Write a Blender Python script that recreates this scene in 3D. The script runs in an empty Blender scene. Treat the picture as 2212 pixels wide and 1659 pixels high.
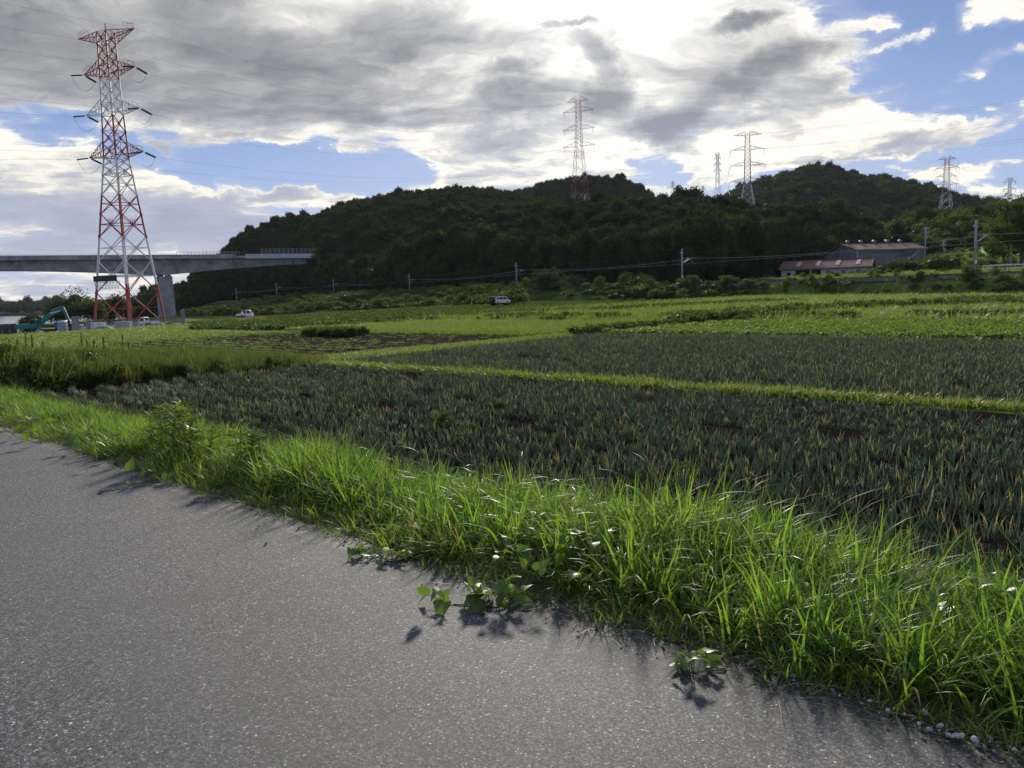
import bpy, bmesh, math, random
import numpy as np
from mathutils import Vector, Matrix, noise as mnoise

sc = bpy.context.scene
COL = sc.collection
R = math.radians
rng = np.random.default_rng(11)
random.seed(5)

# ------------------------------------------------------------------ camera
LENS, PITCH, ROLL, CAMZ = 28.0, 6.5, -1.8, 1.55
cd = bpy.data.cameras.new("camera"); cam = bpy.data.objects.new("camera", cd); COL.objects.link(cam)
cd.lens = LENS; cd.sensor_width = 36; cd.sensor_fit = 'HORIZONTAL'; cd.clip_start = 0.05; cd.clip_end = 20000
RM = Matrix.Rotation(R(90 - PITCH), 3, 'X') @ Matrix.Rotation(R(ROLL), 3, 'Z')
cam.matrix_world = Matrix.Translation((0, 0, CAMZ)) @ RM.to_4x4()
sc.camera = cam
sc.render.resolution_x, sc.render.resolution_y = 1024, 768
sc.view_settings.view_transform = 'Standard'; sc.view_settings.look = 'None'
sc.view_settings.exposure = 0.2; sc.view_settings.gamma = 1.0
sc.view_settings.use_curve_mapping = False
sc.cycles.max_bounces = 6; sc.cycles.diffuse_bounces = 3; sc.cycles.glossy_bounces = 2
sc.cycles.transmission_bounces = 4; sc.cycles.transparent_max_bounces = 6
sc.cycles.caustics_reflective = False; sc.cycles.caustics_refractive = False
sc.cycles.use_denoising = True
sc.cycles.denoising_prefilter = 'NONE'; sc.cycles.denoising_input_passes = 'RGB_ALBEDO_NORMAL'
FPX = LENS / 36 * 1024

def ray(px, py):
    return RM @ Vector(((px - 512) / FPX, -(py - 384) / FPX, -1))
def at(px, py, d):
    """point seen at pixel (1024 scale) whose world Y is d"""
    r = ray(px, py); k = d / r.y
    return Vector((r.x * k, d, CAMZ + r.z * k))
def q(x, y):            # 2212-wide view coordinates -> 1024 scale
    return x / 2.1602, y / 2.1602
def azel(px, py):
    r = ray(px, py).normalized()
    return math.degrees(math.atan2(r.x, r.y)), math.degrees(math.asin(r.z))

SUN_EL, SUN_AZ = 22.0, 5.0         # azimuth from +Y towards +X
SUN_STRENGTH, SKY_STRENGTH = 5.0, 0.10

# ------------------------------------------------------------------ node helpers
class N:
    """tiny wrapper: arithmetic on sockets builds math nodes"""
    def __init__(s, nt, sock): s.nt, s.s = nt, sock
    def _m(s, op, *o, clamp=False):
        n = s.nt.nodes.new('ShaderNodeMath'); n.operation = op; n.use_clamp = clamp
        for i, v in enumerate((s,) + o):
            if isinstance(v, N): s.nt.links.new(v.s, n.inputs[i])
            else: n.inputs[i].default_value = v
        return N(s.nt, n.outputs[0])
    def __add__(s, o): return s._m('ADD', o)
    def __radd__(s, o): return s._m('ADD', o)
    def __sub__(s, o): return s._m('SUBTRACT', o)
    def __rsub__(s, o): return (s * -1.0) + o
    def __mul__(s, o): return s._m('MULTIPLY', o)
    def __rmul__(s, o): return s._m('MULTIPLY', o)
    def __truediv__(s, o): return s._m('DIVIDE', o)
    def pow(s, o): return s._m('POWER', o)
    def max(s, o): return s._m('MAXIMUM', o)
    def min(s, o): return s._m('MINIMUM', o)
    def clamp(s): return s._m('ADD', 0.0, clamp=True)
    def step(s, a, b, lo=0.0, hi=1.0):
        n = s.nt.nodes.new('ShaderNodeMapRange'); n.interpolation_type = 'SMOOTHSTEP'
        s.nt.links.new(s.s, n.inputs['Value'])
        n.inputs['From Min'].default_value = a; n.inputs['From Max'].default_value = b
        n.inputs['To Min'].default_value = lo; n.inputs['To Max'].default_value = hi
        return N(s.nt, n.outputs['Result'])
def nnode(nt, kind, **kw):
    n = nt.nodes.new(kind)
    for k, v in kw.items(): setattr(n, k, v)
    return n
def noise_n(nt, vec, scale, detail=4, rough=.5, dist=0.0, color=False, lac=2.0):
    n = nt.nodes.new('ShaderNodeTexNoise'); n.inputs['Scale'].default_value = scale
    n.inputs['Detail'].default_value = detail; n.inputs['Roughness'].default_value = rough
    n.inputs['Distortion'].default_value = dist; n.inputs['Lacunarity'].default_value = lac
    if vec is not None: nt.links.new(vec, n.inputs['Vector'])
    return n.outputs['Color'] if color else N(nt, n.outputs['Fac'])
def mixc(nt, f, a, b):
    n = nt.nodes.new('ShaderNodeMix'); n.data_type = 'RGBA'
    if isinstance(f, N): nt.links.new(f.s, n.inputs[0])
    else: n.inputs[0].default_value = f
    for i, v in ((6, a), (7, b)):
        if isinstance(v, (tuple, list)): n.inputs[i].default_value = (*v[:3], 1)
        else: nt.links.new(v, n.inputs[i])
    return n.outputs[2]
def vscale(nt, col, f):
    n = nt.nodes.new('ShaderNodeVectorMath'); n.operation = 'SCALE'
    nt.links.new(col, n.inputs[0])
    if isinstance(f, N): nt.links.new(f.s, n.inputs['Scale'])
    else: n.inputs['Scale'].default_value = f
    return n.outputs[0]

# ------------------------------------------------------------------ world
def build_world():
    w = bpy.data.worlds.new("World"); sc.world = w; w.use_nodes = True
    nt = w.node_tree; nt.nodes.clear(); L = nt.links
    tc = nt.nodes.new('ShaderNodeTexCoord'); D = tc.outputs['Generated']
    sky = nt.nodes.new('ShaderNodeTexSky'); sky.sky_type = 'NISHITA'; sky.sun_disc = False
    sky.sun_elevation = R(SUN_EL); sky.sun_rotation = R(SUN_AZ)
    sky.air_density = 1.0; sky.dust_density = 0.4; sky.ozone_density = 3.0
    sp = nt.nodes.new('ShaderNodeSeparateXYZ'); L.new(D, sp.inputs[0])
    x, y, z = (N(nt, sp.outputs[i]) for i in range(3))
    az = x._m('ARCTAN2', y) * 57.29578
    el = z._m('ARCSINE') * 57.29578
    # cloud layer seen in perspective
    zz = z.max(0.0) + 0.16
    cp = nt.nodes.new('ShaderNodeCombineXYZ')
    L.new((x / zz).s, cp.inputs[0]); L.new((y / zz).s, cp.inputs[1])
    P = cp.outputs[0]
    mp = nt.nodes.new('ShaderNodeMapping'); L.new(P, mp.inputs[0])
    mp.inputs['Rotation'].default_value = (0, 0, R(-20)); mp.inputs['Scale'].default_value = (0.75, 1.0, 1)
    PS = mp.outputs[0]
    def warp(vec, scale, amt, detail=4):
        wn = noise_n(nt, vec, scale, detail, .55, color=True)
        va = nt.nodes.new('ShaderNodeVectorMath'); va.operation = 'MULTIPLY_ADD'
        L.new(wn, va.inputs[0]); va.inputs[1].default_value = (amt, amt, 0); L.new(vec, va.inputs[2]); return va.outputs[0]
    PW = warp(PS, 1.6, .45); PW2 = warp(PW, 6.0, .08)
    def shift(vec, loc):
        m_ = nt.nodes.new('ShaderNodeMapping'); L.new(vec, m_.inputs[0]); m_.inputs['Location'].default_value = loc; return m_.outputs[0]
    n1 = noise_n(nt, PW2, 2.0, 10, .60)                          # cloud bodies
    n2 = noise_n(nt, shift(PW, (7, 3, 1)), 2.6, 6, .50)          # thickness, soft
    n3 = noise_n(nt, shift(PW2, (2, 9, 1)), 8.0, 6, .62)         # tufts
    n4 = noise_n(nt, shift(PW2, (5, 1, 4)), 4.2, 8, .60)
    ca = nt.nodes.new('ShaderNodeCombineXYZ'); L.new(az.s, ca.inputs[0]); L.new(el.s, ca.inputs[1])
    w2 = noise_n(nt, ca.outputs[0], .16, 6, .62, color=True)
    vb = nt.nodes.new('ShaderNodeVectorMath'); vb.operation = 'MULTIPLY_ADD'
    L.new(w2, vb.inputs[0]); vb.inputs[1].default_value = (7.5, 4.5, 0); L.new(ca.outputs[0], vb.inputs[2])
    vc = nt.nodes.new('ShaderNodeVectorMath'); vc.operation = 'SUBTRACT'
    L.new(vb.outputs[0], vc.inputs[0]); vc.inputs[1].default_value = (3.75, 2.25, 0)
    A = vc.outputs[0]
    def blobs(lst):
        tot = None
        for (bx, by, rx, ry, rot, amp) in lst:
            a0, e0 = azel(*q(bx, by))
            sx = rx / 2.1602 / FPX * 57.3 * .95; sy = ry / 2.1602 / FPX * 57.3 * .95
            m = nt.nodes.new('ShaderNodeMapping'); m.vector_type = 'TEXTURE'; L.new(A, m.inputs[0])
            m.inputs['Location'].default_value = (a0, e0, 0); m.inputs['Rotation'].default_value = (0, 0, R(rot))
            m.inputs['Scale'].default_value = (sx, sy, 1)
            g = nt.nodes.new('ShaderNodeTexGradient'); g.gradient_type = 'SPHERICAL'; L.new(m.outputs[0], g.inputs[0])
            gg = N(nt, g.outputs['Fac']).step(0, .8, 0, amp)
            tot = gg if tot is None else tot + gg
        return tot
    # (x, y, rx, ry, rotation, amount) in the 2212-wide view
    cover = blobs([
        (300, 40, 1100, 330, 0, .80), (1000, 120, 800, 300, 0, .60), (1560, 60, 480, 300, -10, .50),
        (1640, 170, 300, 140, 18, .30),
        (1250, 290, 460, 110, 0, .55), (1080, 400, 320, 70, 0, .70), (1150, 350, 300, 80, 0, .5), (1330, 240, 260, 80, 0, .4), (1400, 150, 400, 160, 0, .3), (700, 430, 300, 30, 0, .5), (350, 440, 460, 40, 0, .4),
        (250, 490, 700, 110, 0, .80), (120, 400, 420, 50, 0, .45), (60, 310, 170, 50, -15, .45),
        (385, 385, 160, 40, 0, .45), (320, 305, 90, 20, -20, .25), (560, 300, 260, 50, -5, .35),
        (620, 365, 460, 66, -5, -.62), (200, 285, 250, 44, 8, -.50), (830, 388, 220, 46, -8, -.40), (430, 300, 150, 34, -12, -.35), (700, 345, 120, 22, -6, -.3),
        (1590, 305, 190, 55, 14, 1.0), (1850, 290, 400, 60, 12, 1.05), (2120, 272, 320, 50, 6, .95), (1700, 250, 200, 50, 20, .6), (1330, 395, 260, 40, 0, .6), (1560, 375, 160, 40, 10, .5), (1900, 330, 160, 24, 4, .45), (2180, 345, 120, 20, 4, .5), (1720, 345, 130, 26, 4, .6),
        (1950, 190, 460, 34, 14, .95), (1880, 246, 60, 20, 14, .5),
        (1440, 280, 260, 60, 4, -.40), (1450, 360, 330, 70, 0, -.35),
        (2060, 110, 380, 240, -25, -.80), (1850, 225, 300, 50, 16, -.50), (1730, 225, 60, 50, 0, -.25), (2050, 240, 250, 30, 10, -.4),
        (2170, 15, 130, 50, 0, 1.0), (1940, 70, 110, 16, 22, .55), (1880, 45, 60, 20, 22, .5), (2050, 385, 110, 26, 4, .85), (2140, 218, 60, 18, 0, .6),
        (1900, 345, 420, 40, 0, -.20), (2150, 370, 220, 60, 0, -.45), (1760, 380, 200, 50, 0, -.2),
        (150, 620, 500, 40, 0, .40), (1560, 410, 200, 30, 0, .30), (2150, 425, 160, 36, 0, .5), (350, 530, 200, 24, 0, .3),
    ])
    n5 = noise_n(nt, shift(PW2, (3, 6, 8)), 3.6, 10, .66)
    dens = (n1 - .5) * 2.7 + (n5 - .5) * 1.5 + (n3 - .5) * .7 + cover
    alpha = dens.step(.04, .34)
    thin = dens.step(-.45, .30)
    S = Vector((math.sin(R(SUN_AZ)) * math.cos(R(SUN_EL)), math.cos(R(SUN_AZ)) * math.cos(R(SUN_EL)), math.sin(R(SUN_EL))))
    dt = nt.nodes.new('ShaderNodeVectorMath'); dt.operation = 'DOT_PRODUCT'; L.new(D, dt.inputs[0]); dt.inputs[1].default_value = S
    ang = N(nt, dt.outputs['Value']).min(1.0)._m('ARCCOSINE') * 57.29578
    glow = (ang / -5.5)._m('EXPONENT')
    wide = (ang / -22.0)._m('EXPONENT')
    shade = blobs([
        (150, 90, 700, 200, 0, -.16), (700, 130, 560, 140, 5, -.20), (180, 215, 420, 50, 5, -.14), (480, 60, 260, 60, 0, -.06),
        (1130, 205, 230, 60, 10, -.50), (1320, 195, 110, 60, 30, -.55), (700, 245, 380, 50, 0, -.18), (1600, 56, 110, 22, 5, -.6), (1640, 165, 260, 50, 14, -.42),
        (1290, 100, 120, 46, -30, -.42), (1100, 150, 90, 24, 10, -.40), (1240, 32, 80, 12, 0, -.5),
        (640, 35, 130, 40, 0, .22), (850, 235, 60, 30, 0, .3), (520, 215, 150, 24, 0, .18), (1720, 90, 260, 90, 0, .18),
        (450, 490, 620, 50, 0, -.22), (200, 530, 400, 40, 0, -.30), (100, 405, 360, 36, 0, .22), (60, 310, 190, 50, 0, .35),
        (1080, 370, 330, 80, 0, .22), (1850, 290, 460, 70, 10, .50), (2050, 200, 300, 60, 12, .3), (2050, 400, 200, 60, 0, .3), (1590, 300, 170, 50, 14, .25),
        (1450, 270, 200, 60, 0, -.60), (385, 385, 170, 50, 0, .3), (2150, 20, 150, 60, 0, .2), (2050, 385, 120, 30, 0, .3),
    ])
    edge = 1.0 - dens.step(.12, .95)
    lum = shade + (n2 - .5) * .95 + (n4 - .5) * 1.5 + (n3 - .5) * .55 + edge * .42 + glow * .62 + wide * .16 + .33
    ramp = nt.nodes.new('ShaderNodeValToRGB'); L.new(lum.s, ramp.inputs[0])
    e = ramp.color_ramp.elements
    e[0].position = 0.0; e[0].color = (.235, .24, .265, 1)
    e[1].position = 1.0; e[1].color = (1.0, .96, .87, 1)
    for p, c in ((.22, (.325, .33, .345, 1)), (.45, (.46, .46, .465, 1)), (.66, (.66, .655, .63, 1)), (.84, (.90, .87, .79, 1))):
        k = ramp.color_ramp.elements.new(p); k.color = c
    cl = vscale(nt, ramp.outputs[0], glow * 1.1 + wide * .14 + .88)
    low = el.step(15, 4)
    cl = mixc(nt, low * (1.0 - lum.step(.40, .80)) * .7, cl, (.40, .45, .62))
    skc = vscale(nt, sky.outputs[0], SKY_STRENGTH)
    blue = mixc(nt, el.step(3, 22), (.25, .35, .64), (.050, .130, .39))
    blue = mixc(nt, .25, blue, skc)
    blue = mixc(nt, wide * .45, blue, (.30, .36, .58))
    vm = nt.nodes.new('ShaderNodeMix'); vm.data_type = 'RGBA'
    veil = mixc(nt, thin.pow(1.5) * .55, blue, (.50, .55, .70))
    out = mixc(nt, alpha, veil, cl)
    cream = el.step(4.5, 0.0) * n2.step(.42, .62)
    out = mixc(nt, cream * .6, out, (.88, .80, .68))
    # below the horizon: dull ground tone
    out = mixc(nt, el.step(-.5, -4), out, (.10, .11, .10))
    out = vscale(nt, out, 1.0 / SKY_STRENGTH)
    bg = nt.nodes.new('ShaderNodeBackground'); L.new(out, bg.inputs[0]); bg.inputs[1].default_value = SKY_STRENGTH
    wo = nt.nodes.new('ShaderNodeOutputWorld'); L.new(bg.outputs[0], wo.inputs[0])
    sc.cycles.volume_bounces = 0; w.cycles.sampling_method = 'MANUAL'; w.cycles.sample_map_resolution = 512
build_world()

sd = bpy.data.lights.new("sun", 'SUN'); so = bpy.data.objects.new("sun", sd); COL.objects.link(so)
sd.energy = SUN_STRENGTH; sd.angle = R(5.0); sd.color = (1.0, .93, .80)
sv = Vector((math.sin(R(SUN_AZ)) * math.cos(R(SUN_EL)), math.cos(R(SUN_AZ)) * math.cos(R(SUN_EL)), math.sin(R(SUN_EL))))
so.rotation_euler = sv.to_track_quat('Z', 'Y').to_euler()
so.location = sv * 50

# ------------------------------------------------------------------ object helpers
def tag(o, label=None, cat=None, group=None, kind=None):
    if label: o['label'] = label
    if cat: o['category'] = cat
    if group: o['group'] = group
    if kind: o['kind'] = kind
    return o
def empty(name, loc, rz=0.0, label=None, cat=None, group=None):
    o = bpy.data.objects.new(name, None); COL.objects.link(o); o.location = loc; o.rotation_euler = (0, 0, rz)
    o.empty_display_size = .2
    return tag(o, label, cat, group)
def link(name, me, mat=None, parent=None):
    o = bpy.data.objects.new(name, me); COL.objects.link(o)
    if mat is not None and len(me.materials) == 0:
        for m in (mat if isinstance(mat, (list, tuple)) else [mat]): me.materials.append(m)
    if parent is not None: o.parent = parent
    return o
def npmesh(name, V, F, mats=None, smooth=False, midx=None, attrs=None):
    """V (n,3); F (m,k) array of equal-sized faces"""
    V = np.asarray(V, dtype=np.float32); F = np.asarray(F, dtype=np.int32)
    me = bpy.data.meshes.new(name)
    me.vertices.add(len(V)); me.vertices.foreach_set('co', V.ravel())
    m, k = F.shape
    me.loops.add(m * k); me.loops.foreach_set('vertex_index', F.ravel())
    me.polygons.add(m); me.polygons.foreach_set('loop_start', np.arange(m, dtype=np.int32) * k)
    if smooth: me.polygons.foreach_set('use_smooth', np.ones(m, dtype=bool))
    if midx is not None: me.polygons.foreach_set('material_index', np.asarray(midx, dtype=np.int32))
    for mm in (mats or []): me.materials.append(mm)
    for an, av in (attrs or {}).items():
        av = np.asarray(av, dtype=np.float32)
        if av.ndim == 1:
            a = me.attributes.new(an, 'FLOAT', 'POINT'); a.data.foreach_set('value', av)
        else:
            a = me.attributes.new(an, 'FLOAT_COLOR', 'POINT')
            a.data.foreach_set('color', np.concatenate([av, np.ones((len(av), 1), np.float32)], 1).ravel())
    me.update(calc_edges=True); me.validate()
    return me

class MB:
    """collects boxes, beams, prisms and tubes into one mesh"""
    def __init__(s): s.v = []; s.f = []; s.m = []
    def add(s, vs, fs, mi=0):
        o = len(s.v); s.v += [tuple(v) for v in vs]
        for f in fs: s.f.append(tuple(i + o for i in f)); s.m.append(mi)
        return s
    def box(s, x0, x1, y0, y1, z0, z1, mi=0):
        return s.add([(x0,y0,z0),(x1,y0,z0),(x1,y1,z0),(x0,y1,z0),(x0,y0,z1),(x1,y0,z1),(x1,y1,z1),(x0,y1,z1)],
                     [(0,3,2,1),(4,5,6,7),(0,1,5,4),(1,2,6,5),(2,3,7,6),(3,0,4,7)], mi)
    def beam(s, a, b, w, h=None, mi=0, n=4, w2=None):
        a = Vector(a); b = Vector(b); d = (b - a)
        if d.length < 1e-6: return s
        d.normalize(); up = Vector((0,0,1)) if abs(d.z) < .95 else Vector((1,0,0))
        e1 = d.cross(up).normalized(); e2 = d.cross(e1).normalized(); h = h or w; w2 = w2 or w
        vs = []
        for p, k in ((a, 1), (b, w2 / w)):
            for i in range(n):
                t = 2 * math.pi * (i + .5) / n; r = 1 / math.cos(math.pi / n) if n == 4 else 1
                vs.append(p + e1 * math.cos(t) * w * .5 * r * k + e2 * math.sin(t) * h * .5 * r * k)
        fs = [(i, (i+1) % n, n + (i+1) % n, n + i) for i in range(n)] + [tuple(range(n-1,-1,-1)), tuple(range(n, 2*n))]
        return s.add(vs, fs, mi)
    def tube(s, pts, r, n=6, mi=0, r2=None):
        pts = [Vector(p) for p in pts]; vs = []; r2 = r if r2 is None else r2
        for i, p in enumerate(pts):
            d = (pts[min(i+1, len(pts)-1)] - pts[max(i-1, 0)]).normalized()
            up = Vector((0,0,1)) if abs(d.z) < .95 else Vector((1,0,0))
            e1 = d.cross(up).normalized(); e2 = d.cross(e1).normalized()
            k = r + (r2 - r) * i / max(1, len(pts)-1)
            for j in range(n):
                t = 2*math.pi*j/n; vs.append(p + e1*math.cos(t)*k + e2*math.sin(t)*k)
        fs = []
        for i in range(len(pts)-1):
            for j in range(n):
                fs.append((i*n+j, i*n+(j+1) % n, (i+1)*n+(j+1) % n, (i+1)*n+j))
        fs += [tuple(range(n-1,-1,-1)), tuple(range((len(pts)-1)*n, len(pts)*n))]
        return s.add(vs, fs, mi)
    def prism(s, poly, y0, y1, mi=0, axis='y'):
        """poly of (a, z) extruded along y (axis y) or of (y, z) along x"""
        n = len(poly)
        if axis == 'y': vs = [(a, y0, z) for a, z in poly] + [(a, y1, z) for a, z in poly]
        elif axis == 'x': vs = [(y0, a, z) for a, z in poly] + [(y1, a, z) for a, z in poly]
        else: vs = [(a, b, y0) for a, b in poly] + [(a, b, y1) for a, b in poly]
        fs = [tuple(range(n)), tuple(range(2*n-1, n-1, -1))] + [(i, i+n, (i+1) % n + n, (i+1) % n) for i in range(n)]
        return s.add(vs, fs, mi)
    def cyl(s, c, r, h, axis='z', n=16, mi=0, r2=None):
        c = Vector(c); ax = {'x': Vector((1,0,0)), 'y': Vector((0,1,0)), 'z': Vector((0,0,1))}[axis]
        return s.tube([c - ax*h/2, c + ax*h/2], r, n, mi, r2)
    def build(s, name, mats, parent=None, smooth=False, bevel=0.0, loc=None, recalc=True):
        me = bpy.data.meshes.new(name); me.from_pydata(s.v, [], s.f)
        for m in (mats if isinstance(mats, (list, tuple)) else [mats]): me.materials.append(m)
        me.polygons.foreach_set('material_index', s.m)
        if recalc or bevel:
            bm = bmesh.new(); bm.from_mesh(me); bmesh.ops.recalc_face_normals(bm, faces=bm.faces)
            if bevel: bmesh.ops.bevel(bm, geom=[e for e in bm.edges if e.calc_face_angle(0) > .6], offset=bevel, segments=2, affect='EDGES', clamp_overlap=True)
            bm.to_mesh(me); bm.free()
        if smooth:
            me.polygons.foreach_set('use_smooth', [True]*len(me.polygons))
        me.update()
        o = bpy.data.objects.new(name, me); COL.objects.link(o)
        if parent is not None: o.parent = parent
        if loc is not None: o.location = loc
        return o
def copy_tree(o, parent=None):
    c = o.copy(); COL.objects.link(c); c.parent = parent
    if parent is not None: c.matrix_parent_inverse = o.matrix_parent_inverse.copy()
    for ch in o.children: copy_tree(ch, c)
    return c

# ------------------------------------------------------------------ materials
def newmat(name):
    m = bpy.data.materials.new(name); m.use_nodes = True; nt = m.node_tree; nt.nodes.clear()
    out = nt.nodes.new('ShaderNodeOutputMaterial'); return m, nt, out
def plain(name, col, rough=.6, metal=0.0, var=.15, scale=3.0, spec=.4, bump=0.0, dirt=None):
    m, nt, out = newmat(name); L = nt.links
    b = nt.nodes.new('ShaderNodeBsdfPrincipled'); L.new(b.outputs[0], out.inputs[0])
    tc = nt.nodes.new('ShaderNodeTexCoord')
    n = noise_n(nt, tc.outputs['Object'], scale, 5, .6)
    c = mixc(nt, n.step(.3, .7), tuple(k * (1 - var) for k in col), tuple(min(1, k * (1 + var)) for k in col))
    if dirt:
        n2 = noise_n(nt, tc.outputs['Object'], scale * .4, 6, .7)
        c = mixc(nt, n2.step(.48, .72), c, dirt)
    L.new(c, b.inputs['Base Color']); b.inputs['Roughness'].default_value = rough
    b.inputs['Metallic'].default_value = metal; b.inputs['Specular IOR Level'].default_value = spec
    if bump:
        bp = nt.nodes.new('ShaderNodeBump'); bp.inputs['Strength'].default_value = bump; bp.inputs['Distance'].default_value = .02
        L.new(noise_n(nt, tc.outputs['Object'], scale * 6, 4, .6).s, bp.inputs['Height']); L.new(bp.outputs[0], b.inputs['Normal'])
    return m
def leafmat(name, ca, cb, trans=.4, gloss=.06, grough=.45, dry=None, dryamt=.0, along=False, tcol=None):
    """two-sided leaf: diffuse + translucent + a little gloss; colour varies per instance and per leaf"""
    m, nt, out = newmat(name); L = nt.links
    oi = nt.nodes.new('ShaderNodeObjectInfo'); at_ = nt.nodes.new('ShaderNodeAttribute'); at_.attribute_name = 'rnd'
    ge = nt.nodes.new('ShaderNodeNewGeometry')
    big = noise_n(nt, ge.outputs['Position'], .35, 3, .6)
    r = (N(nt, oi.outputs['Random']) * .45 + N(nt, at_.outputs['Fac']) * .35 + big.step(.25, .75) * .25).clamp()
    c = mixc(nt, r, ca, cb)
    if dry is not None:
        al = nt.nodes.new('ShaderNodeAttribute'); al.attribute_name = 'along'
        k = N(nt, al.outputs['Fac']) if along else N(nt, at_.outputs['Fac']) * 0.0 + 1.0
        rr = (N(nt, at_.outputs['Fac']) * 7.31)._m('FRACT')
        f = rr.step(1 - dryamt - .08, 1 - dryamt + .08) * k.step(.35, .75)
        c = mixc(nt, f, c, dry)
    d = nt.nodes.new('ShaderNodeBsdfDiffuse'); L.new(c, d.inputs[0])
    t = nt.nodes.new('ShaderNodeBsdfTranslucent')
    hs = nt.nodes.new('ShaderNodeMix'); hs.data_type = 'RGBA'; hs.blend_type = 'MULTIPLY'; hs.inputs[0].default_value = 1
    L.new(c, hs.inputs[6]); hs.inputs[7].default_value = (*(tcol or (1.5, 1.45, .7)), 1)
    L.new(hs.outputs[2], t.inputs[0])
    mx = nt.nodes.new('ShaderNodeMixShader'); mx.inputs[0].default_value = trans
    L.new(d.outputs[0], mx.inputs[1]); L.new(t.outputs[0], mx.inputs[2])
    g = nt.nodes.new('ShaderNodeBsdfGlossy'); g.inputs['Roughness'].default_value = grough; g.inputs[0].default_value = (.9, .95, .9, 1)
    lw = nt.nodes.new('ShaderNodeLayerWeight'); lw.inputs['Blend'].default_value = .5
    fs = N(nt, lw.outputs['Facing']).pow(4.0) * (gloss * 3) + gloss * .7
    m2 = nt.nodes.new('ShaderNodeMixShader'); L.new(fs.clamp().s, m2.inputs[0])
    L.new(mx.outputs[0], m2.inputs[1]); L.new(g.outputs[0], m2.inputs[2]); L.new(m2.outputs[0], out.inputs[0])
    return m
# ------------------------------------------------------------------ terrain
UX, UY = -.7220, .6919     # along the road (away to the left)
NX, NY = .6919, .7220      # across it, towards the fields
def st(X, Y): return UX * X + UY * Y, NX * X + NY * Y
def xy(s, t): return UX * s + NX * t, UY * s + NY * t
def sm(a, b, x): 
    k = np.clip((x - a) / (b - a), 0, 1); return k * k * (3 - 2 * k)
RAIL = np.array([(-260, 560), (-200, 490), (-170, 450), (-144, 415), (-111, 380), (-75, 335), (-36, 278), (1, 216), (36, 170), (65, 113), (130, 15), (200, -90)], float)
def railY(X): return np.interp(X, RAIL[:, 0], RAIL[:, 1])
def vnoise(X, Y, sc_, seed=0):
    """cheap smooth value noise, vectorised"""
    x = np.asarray(X, float) / sc_ + 100.3 + seed * 17.7; y = np.asarray(Y, float) / sc_ + 57.1 + seed * 9.1
    xi = np.floor(x).astype(int); yi = np.floor(y).astype(int); fx = x - xi; fy = y - yi
    fx = fx*fx*(3-2*fx); fy = fy*fy*(3-2*fy)
    def h(a, b):
        v = np.sin(a * 127.1 + b * 311.7 + seed * 74.7) * 43758.5453; return v - np.floor(v)
    return (h(xi, yi)*(1-fx)*(1-fy) + h(xi+1, yi)*fx*(1-fy) + h(xi, yi+1)*(1-fx)*fy + h(xi+1, yi+1)*fx*fy) - .5
def H(X, Y):
    X = np.asarray(X, float); Y = np.asarray(Y, float)
    s, t = st(X, Y)
    target = np.interp(X, [-250, -110, -75, -47, -20, 0, 40, 75, 130], [-4.2, -3.5, -3.2, -1.9, -1.4, -1.15, -.7, -.1, .5])
    f = sm(45, 165, Y)
    z = -1.3 * (1 - f) + target * f
    z = z + .12 * vnoise(X, Y, 14, 1) * sm(40, 70, Y)
    yr = railY(X); dl = Y - yr
    w = np.interp(X, [-150, -40, 0, 30, 45], [75, 60, 42, 14, 9])
    g = sm(-w, -4, dl) * sm(-205, -150, X)
    z = z * (1 - g) + 1.85 * g
    z = z + 1.3 * sm(18, 70, dl) * sm(20, 60, X)
    z = z + 7.6 * sm(150, 262, Y) * sm(103, 138, X + (240 - Y) * .5)
    rv = sm(-150, -195, X) * sm(240, 320, Y)
    z = z * (1 - rv) + -8.0 * rv
    z = np.where(Y > 840, np.maximum(z, -4.5), z)
    e = sm(3.9, 6.3, t)
    near = -.02 - .10 * sm(2.85, 3.9, t) + .05 * vnoise(X, Y, .7, 3) * sm(2.9, 3.3, t)
    z = near * (1 - e) + z * e
    return z
def Hf(x, y): return float(H(x, y))
def ground(px, py, off=0.0):
    """where the view ray through this pixel (1024 scale) meets the terrain"""
    r = ray(px, py); d = 1.5; prev = d
    while d < 3000:
        k = d / r.y; x, y, z = r.x * k, d, CAMZ + r.z * k
        if z < Hf(x, y) + off:
            a, b = prev, d
            for _ in range(18):
                m_ = (a + b) / 2; k = m_ / r.y
                if CAMZ + r.z * k < Hf(r.x * k, m_) + off: b = m_
                else: a = m_
            k = b / r.y
            return Vector((r.x * k, b, CAMZ + r.z * k))
        prev = d; d *= 1.01
    k = 200 / r.y
    return Vector((r.x * k, 200, Hf(r.x * k, 200)))
def G(x, y, off=0.0): return ground(*q(x, y), off)     # 2212-view pixel

def inpoly(X, Y, poly):
    X = np.asarray(X); Y = np.asarray(Y); ins = np.zeros(X.shape, bool)
    n = len(poly); j = n - 1
    for i in range(n):
        xi, yi = poly[i][0], poly[i][1]; xj, yj = poly[j][0], poly[j][1]
        c = ((yi > Y) != (yj > Y)) & (X < (xj - xi) * (Y - yi) / (yj - yi + 1e-12) + xi)
        ins ^= c; j = i
    return ins
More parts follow.
